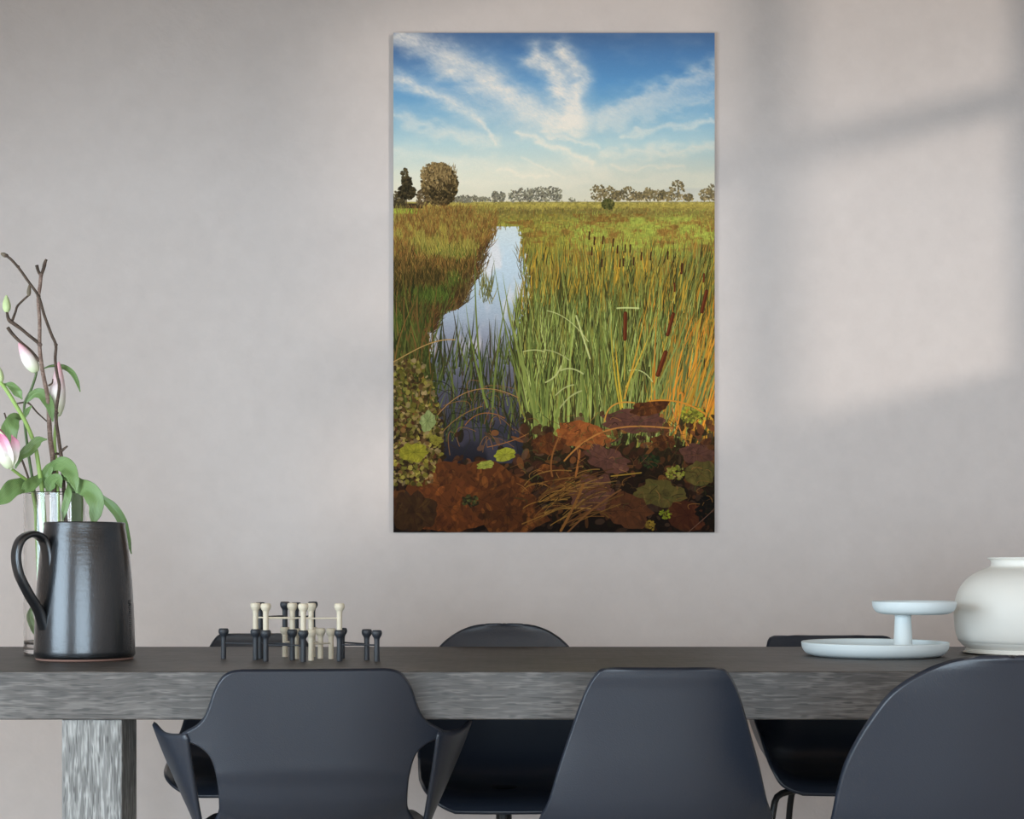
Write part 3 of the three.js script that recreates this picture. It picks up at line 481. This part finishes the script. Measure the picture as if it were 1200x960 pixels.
// ---------------------------------------------------------------- landscape print on the wall
function paintPrint() {
  const S = 3.2, W = Math.round(376 * S), H = Math.round(586 * S), cv = document.createElement('canvas'); cv.width = W; cv.height = H;
  const x = cv.getContext('2d'), img = x.createImageData(W, H), D = img.data;
  const poly = (pts) => (y) => { if (y <= pts[0][0]) return pts[0][1]; for (let i = 1; i < pts.length; i++) if (y <= pts[i][0]) return lerp(pts[i - 1][1], pts[i][1], (y - pts[i - 1][0]) / (pts[i][0] - pts[i - 1][0])); return pts.at(-1)[1]; };
  const ramp = (pts) => (y) => { if (y <= pts[0][0]) return pts[0][1]; for (let i = 1; i < pts.length; i++) if (y <= pts[i][0]) return mix3(pts[i - 1][1], pts[i][1], (y - pts[i - 1][0]) / (pts[i][0] - pts[i - 1][0])); return pts.at(-1)[1]; };
  const sky = ramp([[0, [76, 108, 158]], [25, [82, 128, 186]], [60, [92, 148, 206]], [95, [128, 174, 212]], [130, [172, 200, 214]], [165, [206, 210, 204]], [197, [216, 210, 196]]]);
  // cloud streaks: path, half width, strength, how ragged
  const clouds = [
    [[[8, 0], [50, 24], [100, 48], [140, 74], [170, 96], [196, 108]], 17, 0.72, 0.8], [[[70, 40], [110, 70], [150, 100]], 24, 0.42, 1], [[[0, 52], [40, 68], [70, 84], [98, 100]], 9.5, 0.72, 0.6], [[[98, 98], [108, 112], [118, 130]], 2.6, 0.55, 0.5], [[[0, 98], [40, 112], [80, 120], [118, 128]], 10, 0.5, 1],
    [[[168, 30], [184, 44], [194, 60], [204, 82], [212, 104]], 14, 0.85, 0.7], [[[200, 24], [210, 36], [218, 56], [212, 96]], 12, 0.8, 0.7], [[[176, 110], [196, 104], [214, 110]], 9, 0.6, 1], [[[228, 108], [262, 92], [310, 70], [376, 44]], 13, 0.5, 1.1], [[[250, 112], [310, 88], [376, 74]], 11, 0.35, 1.2],
    [[[146, 117], [172, 126], [200, 138], [236, 152]], 3.4, 0.6, 0.6], [[[186, 122], [216, 128], [238, 134]], 3, 0.5, 0.6], [[[200, 146], [226, 154], [250, 164]], 8, 0.4, 1], [[[250, 140], [300, 142], [376, 132]], 7, 0.45, 1], [[[270, 122], [320, 110], [376, 102]], 4, 0.45, 0.8], [[[260, 156], [300, 158], [340, 156]], 3, 0.5, 0.6], [[[120, 160], [150, 165], [180, 168]], 2.4, 0.55, 0.5], [[[0, 140], [60, 150], [140, 160], [220, 170]], 9, 0.35, 1], [[[150, 146], [176, 158], [198, 170]], 1.6, 0.35, 0.4], [[[60, 172], [180, 176], [376, 170]], 9, 0.3, 1]];
  const segd = (px, py, a, b) => { const dx = b[0] - a[0], dy = b[1] - a[1], t = clamp(((px - a[0]) * dx + (py - a[1]) * dy) / (dx * dx + dy * dy)); return Math.hypot(px - a[0] - t * dx, py - a[1] - t * dy); };
  const wl = poly([[228, 117], [245, 112], [262, 102], [285, 94], [300, 84], [322, 74], [332, 50], [345, 40], [380, 44], [430, 52], [500, 62]]), wr = poly([[228, 146], [245, 149], [262, 152], [280, 157], [300, 160], [325, 153], [345, 146], [380, 146], [430, 152], [500, 150]]);
  const water = ramp([[226, [206, 216, 226]], [260, [186, 204, 224]], [300, [166, 184, 206]], [335, [150, 162, 184]], [370, [120, 122, 142]], [410, [84, 84, 100]], [450, [56, 55, 68]], [500, [28, 27, 34]]]);
  const land = ramp([[196, [150, 142, 88]], [202, [168, 152, 76]], [210, [128, 116, 62]], [225, [150, 144, 66]], [250, [140, 138, 60]], [275, [112, 104, 44]], [310, [78, 74, 32]], [400, [54, 54, 24]], [440, [48, 40, 20]], [520, [34, 24, 14]], [586, [20, 13, 9]]]);
  for (let j = 0; j < H; j++) for (let i = 0; i < W; i++) {
    const px = i / S, py = j / S; let c;
    if (py < 198) {
      c = sky(py); c = mix3(c, [84, 104, 150], 0.45 * smooth(110, 0, px) * smooth(70, 0, py));
      let k = 0; const n = fbm(px * 0.045 + 7, py * 0.09 + 2, 5), f = fbm((px + py * 0.6) * 0.2, (py - px * 0.55) * 0.5 + 40, 3);
      for (const [pts, w, a, rag] of clouds) { let d = 1e9; const wx = px + (n - 0.5) * 26 * rag, wy = py + (fbm(px * 0.06 + 31, py * 0.1, 4) - 0.5) * 22 * rag; for (let q = 1; q < pts.length; q++) d = Math.min(d, segd(wx, wy, pts[q - 1], pts[q])); if (d < w * 2.6) k = 1 - (1 - k) * (1 - a * Math.exp(-d * d / (w * w)) * (0.55 + 0.9 * (f * 0.5 + n * 0.5))); }
      k = clamp(k + 0.16 * (n - 0.4)); c = mix3(c, mix3([226, 224, 228], [232, 224, 212], smooth(60, 180, py)), clamp(k));
      if (px > 318 && py > 180) c = mix3(c, [186, 188, 190], 0.5 * smooth(180, 184, py));
    } else {
      c = land(py); const m = fbm(px * 0.07, py * 0.22, 4), m2 = fbm(px * 0.4, py * 0.6, 3);
      if (px > 130 && py > 212 && py < 262) c = mix3(c, [128, 92, 46], smooth(0.5, 0.68, m) * 0.8); if (px > 200 && py > 216 && py < 262) c = mix3(c, [150, 164, 72], 0.7 * smooth(0.52, 0.3, m));
      if (px < 120 && py > 203 && py < 250) c = mix3(c, [140, 116, 58], 0.6); if (px < 28 && py > 203 && py < 212) c = [146, 164, 62];
      c = c.map((q) => q * (0.75 + 0.5 * m2));
      const e = (fbm(px * 0.2, py * 0.35, 3) - 0.5) * 12; if (py > 227 && py < 505 && px > wl(py) + e && px < wr(py) - e) { c = water(py); const r = fbm(px * 0.05, py * 0.03 + 5, 3); c = mix3(c, py < 380 ? [228, 216, 222] : [70, 66, 82], smooth(0.48, 0.7, r) * 0.5); c = c.map((q) => q * (0.96 + 0.08 * noise(px * 0.6, py * 2.2))); }
    }
    const o = (j * W + i) * 4; D[o] = c[0]; D[o + 1] = c[1]; D[o + 2] = c[2]; D[o + 3] = 255;
  }
  x.putImageData(img, 0, 0); x.scale(S, S); x.lineCap = 'round';
  const rgb = (c, k = 1, a = 1) => `rgba(${c.map((q) => Math.round(clamp(q * k, 0, 255))).join(',')},${a})`, pick = (a) => a[Math.floor(rnd() * a.length)];
  const blade = (bx, by, len, lean, bend, w, col) => {        // tapered grass blade from its foot up
    const tx = bx + Math.sin(lean) * len, ty = by - Math.cos(lean) * len, mx = bx + Math.sin(lean - bend) * len * 0.55, my = by - Math.cos(lean - bend) * len * 0.55, nx = Math.cos(lean) * w / 2, ny = Math.sin(lean) * w / 2;
    x.fillStyle = col; x.beginPath(); x.moveTo(bx - nx, by - ny); x.quadraticCurveTo(mx - nx, my - ny, tx, ty); x.quadraticCurveTo(mx + nx, my + ny, bx + nx, by + ny); x.fill();
  };
  const arc = (pts, w, col) => { x.strokeStyle = col; x.lineWidth = w; x.beginPath(); x.moveTo(...pts[0]); if (pts.length === 3) x.quadraticCurveTo(...pts[1], ...pts[2]); else x.bezierCurveTo(...pts[1], ...pts[2], ...pts[3]); x.stroke(); };
  const crown = (cx, cy, rx, ry, cols, n, s) => { for (let k = 0; k < n; k++) { const a = rnd() * 6.28, r = Math.sqrt(rnd()), lx = cx + Math.cos(a) * r * rx, ly = cy + Math.sin(a) * r * ry; x.fillStyle = rgb(pick(cols), rr(0.8, 1.15), 0.85); x.beginPath(); x.ellipse(lx, ly, rr(0.5, 1) * s, rr(0.35, 0.7) * s, rnd() * 3.1, 0, 6.3); x.fill(); } };
  // far tree line and the trees on the bank
  const far = [[112, 110, 100], [132, 128, 112], [98, 92, 82], [146, 140, 120]];
  for (let k = 66; k < 112; k += 4) crown(k, 195, 5, rr(2, 5), far, 26, 1.6);
  for (const [cx, r] of [[119, 6], [127, 5.5], [140, 7], [150, 8], [158, 7.5], [165, 8], [172, 9], [179, 8], [186, 9], [192, 8]]) crown(cx, 198 - r, r * 0.75, r, far, 60, 1.7);
  crown(209, 196, 4, 2.5, far, 24, 1.4);
  for (const [cx, r, h] of [[239, 9.5, 9.5], [252, 8, 9], [262, 6, 6], [275, 10, 8], [287, 8, 5], [298, 5.5, 8], [310, 9, 6.5], [320, 9, 6.5], [332, 9, 12], [345, 6, 4], [366, 9, 7], [373, 7, 9.5]]) crown(cx, 197 - h, r, h, [[150, 132, 92], [112, 100, 72], [128, 112, 82], [92, 84, 66]], 90, 1.8);
  for (let k = 0; k < 500; k++) { const yy = rr(197, 206); blade(rr(66, 376), yy, rr(1, 3), rr(-0.4, 0.4), 0, 0.7, rgb(pick([[176, 158, 76], [150, 140, 72], [190, 170, 92], [120, 104, 60]]), rr(0.85, 1.15), 0.7)); }
  for (let k = 0; k < 420; k++) blade(rr(66, 300), rr(206, 213), rr(2, 4), rr(-0.4, 0.4), 0, 0.8, rgb(pick([[104, 92, 54], [122, 100, 58], [88, 82, 48]]), rr(0.8, 1.2), 0.7));
  crown(251, 201, 7, 6.5, [[84, 84, 44], [60, 62, 34], [104, 100, 56]], 190, 1.6);
  x.fillStyle = rgb([58, 48, 34]); x.fillRect(0, 200, 34, 6); crown(6, 194, 9, 8, [[86, 76, 50], [60, 52, 36]], 120, 2); crown(34, 194, 8, 10, [[104, 88, 62], [76, 62, 44]], 100, 2);
  x.fillRect(14.5, 190, 1.5, 14); crown(15.5, 176, 6, 8, [[52, 46, 30], [72, 62, 42], [40, 36, 26]], 150, 2.2); crown(16, 187, 11, 8, [[52, 46, 30], [74, 64, 42], [36, 32, 22]], 220, 2.4); crown(13, 166, 4, 7, [[62, 54, 36], [84, 74, 48]], 60, 1.8);
  crown(54, 178, 21, 25, [[84, 70, 44], [60, 50, 32], [122, 102, 66], [146, 126, 86]], 900, 2.5); crown(58, 184, 16, 18, [[58, 48, 30], [44, 38, 24], [96, 80, 50]], 320, 2.4); crown(50, 166, 18, 14, [[150, 128, 88], [122, 102, 68], [84, 70, 46]], 260, 2.2);
  for (let k = 0; k < 120; k++) blade(rr(36, 74), rr(158, 186), rr(4, 9), rr(-0.5, 0.5), 0.1, 0.8, rgb(pick([[136, 114, 76], [76, 62, 40], [160, 138, 96]]), 1, 0.7));
  // left bank, far to near
  for (let yy = 204; yy < 352; yy += 0.42) {
    const n = 14 + (yy - 204) * 0.09;
    for (let k = 0; k < n; k++) {
      const e = Math.min(yy < 230 ? 122 : wl(yy) + 6, 130), bx = rr(-3, e), t = (yy - 204) / 146, m = fbm(bx * 0.035 + 3, yy * 0.05, 3);
      const high = m > 0.52 ? [[158, 138, 64], [138, 126, 58], [150, 142, 74], [118, 104, 50]] : [[134, 92, 48], [116, 84, 44], [146, 116, 62], [96, 74, 40]];
      const low = m > 0.5 ? [[74, 92, 34], [58, 74, 28], [92, 104, 44], [44, 52, 22]] : [[76, 64, 30], [52, 48, 22], [96, 76, 38], [40, 34, 18]];
      const edge = bx > e - 14 && rnd() < 0.5, cols = edge && t > 0.3 ? [[96, 64, 36], [66, 46, 28], [50, 36, 22]] : rnd() < smooth(0.25, 0.75, t) ? low : high;
      blade(bx, yy, rr(3, 7) + t * rr(8, 22), rr(-0.5, 0.45) - (edge ? -0.5 : 0), rr(-0.3, 0.3), rr(0.5, 1) + t * 0.5, rgb(pick(cols), rr(0.8, 1.2), 0.85));
    }
  }
  // meadow on the far side of the ditch
  for (let yy = 208; yy < 285; yy += 0.4) for (let k = 0; k < 16; k++) {
    const bx = rr(Math.max(112, yy < 232 ? 112 : wr(yy) - 2), 378), t = (yy - 208) / 77, m = fbm(bx * 0.05, yy * 0.14 + 8, 3);
    if (yy < 229 && bx < 150 && rnd() < 0.2) continue;
    const cols = bx < 215 - t * 20 ? (m > 0.5 ? [[146, 128, 52], [168, 148, 58], [122, 116, 48], [104, 112, 52]] : [[132, 96, 46], [112, 96, 44], [150, 112, 54], [98, 88, 44]]) : (m > 0.52 ? [[134, 96, 48], [146, 112, 56], [116, 92, 46]] : [[142, 152, 66], [156, 164, 78], [128, 138, 58], [160, 156, 72]]);
    blade(bx, yy, rr(2, 5) + t * rr(2, 12), rr(-0.35, 0.35), rr(-0.2, 0.2), rr(0.5, 0.9) + t * 0.3, rgb(pick(cols), rr(0.82, 1.18), 0.8));
  }
  // reeds standing in the water
  for (let k = 0; k < 150; k++) { const by = rr(255, 330), s = rnd() < 0.5; blade(s ? wl(by) + rr(0, 12) : wr(by) - rr(-4, 10), by, rr(6, 18), rr(-0.5, 0.5), rr(-0.3, 0.3), 0.8, rgb(pick([[86, 76, 46], [64, 52, 34], [108, 92, 52]]), 1, 0.9)); }
  for (let k = 0; k < 40; k++) blade(rr(100, 116), rr(296, 318), rr(10, 34), rr(-0.35, 0.35), rr(-0.3, 0.3), 1, rgb(pick([[96, 98, 52], [66, 62, 38], [126, 118, 64]]), 1, 0.9));
  for (let k = 0; k < 210; k++) { const by = rr(380, 480); blade(rr(36, 150), by, rr(30, 92) * (by > 430 ? 1 : 0.7), rr(-0.34, 0.34), rr(-0.25, 0.25), rr(1, 2.2), rgb(pick([[70, 82, 40], [52, 60, 30], [88, 96, 48], [38, 42, 22], [60, 52, 34]]), rr(0.8, 1.15), 0.9)); }
  for (let k = 0; k < 130; k++) { const by = rr(360, 470); blade(rr(-4, 46), by, rr(40, 110), rr(-0.3, 0.3), rr(-0.3, 0.3), rr(1, 2.4), rgb(pick([[66, 74, 34], [46, 52, 24], [86, 90, 42], [96, 70, 38], [124, 92, 50]]), rr(0.8, 1.15), 0.9)); }
  for (let k = 0; k < 60; k++) { const cx = rr(60, 150), cy = rr(430, 500); arc([[cx, cy], [cx + rr(-18, 18), cy - rr(20, 40)], [cx + rr(-40, 40), cy - rr(-6, 30)]], rr(0.4, 0.9), rgb(pick([[28, 28, 24], [46, 36, 26], [120, 84, 46], [36, 40, 26]]), 1, 0.9)); }
  // reed bed on the near side, far to near
  for (let yy = 262; yy < 488; yy += 0.5) for (let k = 0; k < 6.5; k++) {
    const t = (yy - 262) / 226, bx = rr(wr(Math.min(yy, 470)) - 6 + 20 * smooth(440, 486, yy), 380), r = smooth(250, 376, bx), o = rnd();
    const cols = o < 0.24 ? [[52, 50, 24], [38, 38, 20], [64, 58, 30]] : t < 0.3 ? (o < 0.6 - r * 0.1 ? [[160, 130, 48], [178, 138, 48], [136, 112, 44]] : [[118, 124, 62], [98, 110, 60], [140, 136, 66]]) : o < 0.24 + 0.5 * r * r ? [[178, 128, 44], [196, 124, 44], [160, 112, 42]] : [[112, 124, 60], [130, 142, 72], [150, 160, 96], [90, 104, 52], [72, 84, 42], [124, 118, 54]];
    blade(bx, yy, rr(14, 30) + t * rr(20, 78), rr(-0.22, 0.26) + 0.16 * r, rr(-0.25, 0.25), rr(0.7, 1.3) + t * rr(0.2, 1.5), rgb(pick(cols), rr(0.8, 1.2), 0.92));
  }
  for (let k = 0; k < 90; k++) { const bx = rr(300, 378), by = rr(400, 478); blade(bx, by, rr(60, 130), rr(0, 0.5), rr(-0.1, 0.2), rr(1.2, 2.2), rgb(pick([[190, 138, 46], [206, 132, 46], [150, 126, 52], [112, 124, 70], [94, 104, 62]]), rr(0.85, 1.15), 0.92)); }
  for (const [bx, by, l, a, w] of [[170, 470, 170, -0.17, 3], [174, 470, 196, -0.24, 3.2], [168, 462, 150, -0.05, 3], [178, 468, 140, 0.1, 3], [190, 466, 130, 0.18, 2.6], [160, 455, 200, -0.22, 2.2], [205, 470, 150, 0.06, 3], [215, 468, 160, 0.14, 3], [228, 472, 150, -0.05, 3], [240, 470, 140, 0.02, 3], [106, 430, 190, -0.05, 2.4], [116, 440, 150, 0.14, 2.4], [110, 440, 130, -0.2, 2.2]]) blade(bx, by, l, a, 0.08, w, rgb(pick([[126, 138, 72], [108, 122, 60], [96, 108, 54]]), rr(0.9, 1.15)));
  for (const pts of [[[180, 326], [205, 330], [228, 362]], [[214, 332], [218, 345], [230, 382]], [[176, 372], [190, 372], [206, 384]], [[196, 396], [208, 390], [222, 400]], [[178, 410], [192, 404], [196, 391]], [[190, 425], [200, 414], [211, 413]], [[262, 323], [272, 322], [287, 323]], [[276, 396], [292, 392], [303, 409]], [[195, 440], [206, 424], [220, 420]], [[152, 374], [166, 370], [176, 374]]]) arc(pts, rr(1.1, 2), rgb([170, 176, 120], rr(0.85, 1.1), 0.9));
  blade(268, 440, 84, -0.1, 0.05, 2, rgb([196, 160, 52])); blade(266, 442, 110, -0.1, 0.1, 2, rgb([170, 150, 52])); blade(270, 430, 136, 0.23, -0.04, 1.8, rgb([186, 140, 52])); blade(272, 416, 108, 0.4, -0.05, 1.6, rgb([188, 156, 58])); blade(276, 420, 120, 0.3, -0.1, 2, rgb([128, 136, 70]));
  for (const [a, b, w] of [[[271, 359], [271.5, 329], 4.6], [[321, 354], [327.5, 330], 4.4], [[309.5, 401], [318.5, 375], 5.4], [[361, 327], [366.5, 303], 4.2], [[337, 282], [338, 271], 2.4], [[329, 303], [329, 294], 2], [[363, 292], [363.5, 283], 2.2]]) { arc([[a[0] - (b[0] - a[0]) * 1.6, a[1] - (b[1] - a[1]) * 1.6], [(a[0] * 1.5 - b[0] * 0.5), a[1] - (b[1] - a[1]) * 0.6], a], 1.2, rgb([168, 150, 62])); arc([a, [(a[0] + b[0]) / 2, (a[1] + b[1]) / 2], b], w, rgb([78, 36, 20])); arc([[a[0] - w * 0.2, a[1]], [(a[0] + b[0]) / 2 - w * 0.2, (a[1] + b[1]) / 2], [b[0] - w * 0.2, b[1]]], w * 0.35, rgb([112, 56, 30], 1, 0.8)); }
  for (const [cx, cy] of [[229, 238], [235, 244], [245, 243], [257, 246], [262, 254], [271, 253], [277, 253], [301, 262], [337, 275], [265, 270], [269, 269], [281, 268], [321, 261], [244, 270], [232, 256], [290, 262]]) arc([[cx, cy + 4.2], [cx, cy], [cx + 0.5, cy - 4.2]], 1.8, rgb([62, 36, 22]));
  // foreground: litter, brown leaves, green leaves
  for (let k = 0; k < 900; k++) { const cy = rr(446, 590), cx = rr(-4, 380), t = (cy - 446) / 140; if (cx > 50 && cx < 150 && cy < 500 && rnd() < 0.85) continue; if (cx > 150 && cx < 330 && cy < 462 && rnd() < 0.7) continue; x.fillStyle = rgb(pick([[92, 54, 32], [70, 40, 26], [52, 32, 20], [112, 68, 36], [40, 30, 18], [84, 60, 46]]), lerp(1.05, 0.6, t) * rr(0.75, 1.2), 0.8); x.beginPath(); x.ellipse(cx, cy, rr(2, 8), rr(1.5, 5), rnd() * 3.1, 0, 6.3); x.fill(); }
  const leafBlob = (cx, cy, rx, ry, cols, n, tilt = 0) => {      // a crumpled lobed leaf with veins
    x.save(); x.translate(cx, cy); x.rotate(tilt); x.beginPath(); for (let k = 0; k <= 40; k++) { const a = k / 40 * 6.283, q = 1 + 0.05 * Math.sin(a * 7 + cx) + 0.34 * (noise((k % 40) * 0.45 + cx, cy) - 0.5) + 0.1 * (noise((k % 40) * 1.9 + cx, cy + 9) - 0.5); const u = Math.cos(a) * rx * q, v = Math.sin(a) * ry * q; k ? x.lineTo(u, v) : x.moveTo(u, v); } x.closePath(); x.fillStyle = rgb(cols[0]); x.fill(); x.clip();
    for (let k = 0; k < n; k++) { x.fillStyle = rgb(pick(cols), rr(0.75, 1.2), 0.45); x.beginPath(); x.ellipse(rr(-rx, rx), rr(-ry, ry), rr(0.6, 4), rr(1.5, 8), rr(-0.9, 0.9), 0, 6.3); x.fill(); }
    for (let k = 0; k < 9; k++) { const a = k / 9 * 6.28; x.strokeStyle = rgb(cols[0], 0.6, 0.35); x.lineWidth = 0.8; x.beginPath(); x.moveTo(0, 0); x.quadraticCurveTo(Math.cos(a + 0.2) * rx * 0.5, Math.sin(a + 0.2) * ry * 0.5, Math.cos(a) * rx, Math.sin(a) * ry); x.stroke(); } x.restore();
  };
  const brown = [[76, 42, 22], [98, 56, 27], [60, 34, 20], [120, 72, 34], [46, 28, 16]], purple = [[84, 54, 46], [70, 44, 38], [98, 64, 52]], olive = [[82, 72, 36], [68, 60, 32], [98, 84, 44]], orange = [[128, 72, 36], [148, 88, 44], [104, 58, 30]];
  leafBlob(285, 456, 36, 13, purple, 90, 0.05); leafBlob(300, 440, 22, 9, brown, 50, -0.2); leafBlob(356, 494, 20, 12, purple, 60, 0.1); leafBlob(222, 472, 32, 15, orange, 90, 0.15); leafBlob(180, 482, 20, 13, brown, 60); leafBlob(250, 500, 26, 14, purple, 70, 0.3);
  leafBlob(360, 517, 19, 14, olive, 60, -0.1); leafBlob(316, 480, 14, 9, brown, 40); leafBlob(312, 541, 30, 16, olive, 90, 0.15); leafBlob(272, 560, 30, 20, [[78, 46, 28], [94, 54, 30], [60, 36, 24]], 90, 0.1); leafBlob(232, 540, 26, 22, purple, 80, -0.3); leafBlob(345, 566, 28, 16, [[60, 30, 18], [78, 42, 24]], 70); leafBlob(190, 520, 22, 12, brown, 50, 0.4);
  leafBlob(92, 540, 66, 34, brown, 420, 0.06); leafBlob(66, 556, 46, 30, [[84, 46, 24], [120, 66, 30], [64, 34, 20]], 220); leafBlob(134, 562, 44, 26, brown, 220, 0.2); leafBlob(24, 562, 26, 24, [[52, 34, 20], [66, 46, 24], [40, 26, 16]], 110);
  crown(90, 549, 10, 7, [[52, 52, 28], [34, 30, 18], [72, 74, 38]], 70, 2.4);
  const yg = [[118, 110, 42], [98, 94, 38], [138, 128, 60], [132, 112, 70], [146, 126, 90], [76, 68, 30], [66, 50, 28], [104, 76, 46]];
  for (let k = 0; k < 900; k++) { const cy = rr(384, 530), cx = rr(-4, 30 + 28 * Math.sin(clamp((cy - 380) / 150) * 2.6)); x.fillStyle = rgb(pick(yg), rr(0.65, 1.15), 0.85); x.beginPath(); x.ellipse(cx, cy, rr(1, 3.6), rr(1, 3), rnd() * 3, 0, 6.3); x.fill(); }
  leafBlob(40, 455, 9, 12, [[120, 132, 84], [136, 146, 98]], 20, 0.3); leafBlob(24, 492, 16, 11, [[120, 116, 36], [136, 130, 44]], 40); leafBlob(130, 495, 13, 7, [[126, 128, 40], [142, 142, 54]], 30, -0.2); leafBlob(108, 507, 10, 5, [[134, 138, 60], [112, 118, 44]], 20, -0.15); leafBlob(50, 478, 8, 6, [[112, 104, 40], [126, 122, 50]], 20);
  crown(350, 448, 16, 10, [[138, 140, 44], [112, 116, 38], [92, 90, 34], [160, 158, 60]], 110, 2.6); crown(330, 516, 11, 8, [[124, 128, 44], [96, 100, 36], [150, 140, 70]], 60, 2.4); crown(318, 565, 7, 5, [[120, 130, 34], [100, 106, 32]], 24, 2.2); crown(302, 578, 7, 6, [[124, 100, 36], [104, 84, 34]], 24, 2.4); crown(366, 560, 10, 16, [[14, 13, 10], [22, 18, 12]], 60, 4); crown(300, 502, 12, 8, [[26, 36, 18], [40, 52, 26]], 60, 2.4);
  for (let k = 0; k < 70; k++) { const cx = rr(150, 220), cy = rr(530, 580); arc([[cx, cy], [cx + rr(10, 30), cy - rr(8, 22)], [cx + rr(26, 60), cy - rr(2, 26)]], rr(0.6, 1.6), rgb(pick([[132, 96, 44], [108, 72, 34], [150, 112, 56], [84, 52, 28]]), rr(0.7, 1.1), 0.85)); }
  for (const [pts, w, c] of [[[[200, 502], [236, 460], [270, 458], [326, 464]], 1.8, [160, 108, 56]], [[[247, 456], [250, 432], [268, 432], [282, 434]], 1.6, [182, 130, 56]], [[[300, 432], [330, 428], [350, 436], [366, 448]], 1.8, [186, 122, 46]], [[[196, 470], [180, 500], [186, 520]], 2, [120, 76, 40]], [[[218, 490], [216, 510], [213, 520]], 2.6, [138, 86, 44]], [[[158, 470], [140, 480], [110, 486]], 1, [130, 86, 50]], [[[52, 448], [80, 414], [112, 410], [146, 428]], 0.9, [150, 112, 70]], [[[56, 470], [76, 446], [104, 438]], 0.9, [126, 94, 54]], [[[0, 386], [26, 372], [46, 358], [72, 360]], 1.2, [170, 136, 84]], [[[84, 460], [96, 444], [112, 442], [130, 452]], 1, [134, 86, 50]], [[[200, 590], [232, 556], [266, 536]], 2, [110, 72, 42]], [[[196, 584], [214, 552], [222, 530]], 3, [124, 82, 42]], [[[326, 440], [334, 466], [345, 484]], 1.4, [176, 112, 56]], [[[334, 424], [344, 412], [330, 470]], 2, [190, 122, 48]], [[[255, 520], [272, 518], [290, 516]], 1.6, [142, 112, 46]], [[[340, 590], [364, 570], [376, 558]], 1, [96, 70, 60]]]) arc(pts, w, rgb(c));
  for (let k = 0; k < 260; k++) { const cx = rr(150, 376), cy = rr(450, 560); arc([[cx, cy], [cx + rr(-6, 6), cy - rr(2, 8)], [cx + rr(-14, 14), cy - rr(-4, 12)]], rr(0.4, 0.9), rgb(pick([[150, 104, 54], [96, 64, 36], [40, 26, 18], [60, 70, 34]]), rr(0.7, 1.1), 0.75)); }
  // paper grain and print gain
  const f = x.getImageData(0, 0, W, H), q = f.data;
  for (let i = 0; i < q.length; i += 4) { const g = 1.02 + (hash(i, 7) - 0.5) * 0.05; q[i] = clamp(q[i] * g * 1.02, 0, 255); q[i + 1] = clamp(q[i + 1] * g * 0.99, 0, 255); q[i + 2] = clamp(q[i + 2] * g * 0.93, 0, 255); }
  x.setTransform(1, 0, 0, 1, 0, 0); x.putImageData(f, 0, 0);
  const t = new THREE.CanvasTexture(cv); t.colorSpace = THREE.SRGBColorSpace; t.magFilter = THREE.LinearFilter; return t;
}
{
  const d = 4.986, a = at(461, 624, d), b = at(837.5, 38.5, d), w = b.x - a.x, h = b.y - a.y;
  const o = thing('wall_print', 'large print of a reedy ditch under a blue sky hanging on the wall', 'picture', [(a.x + b.x) / 2, a.y, -d]);
  const tex = paintPrint();
  part('panel', box(-w / 2, w / 2, 0, h, -0.012, -0.0006, 0.0006), new THREE.MeshStandardMaterial({ color: 0x3a3a3a, roughness: 0.6 }), o).userData.label = 'dark panel edge';
  const face = new THREE.PlaneGeometry(w, h); face.translate(0, h / 2, 0);
  part('printed_face', face, new THREE.MeshPhysicalMaterial({ map: tex, roughness: 0.9, specularIntensity: 0.25 }), o).userData.label = 'printed photograph of reeds, water and clouds';
  part('hanger', box(-0.3, 0.3, h * 0.72, h * 0.76, Z_B + d, -0.012), M.blackMetal, o);
}

renderer.render(scene, camera);
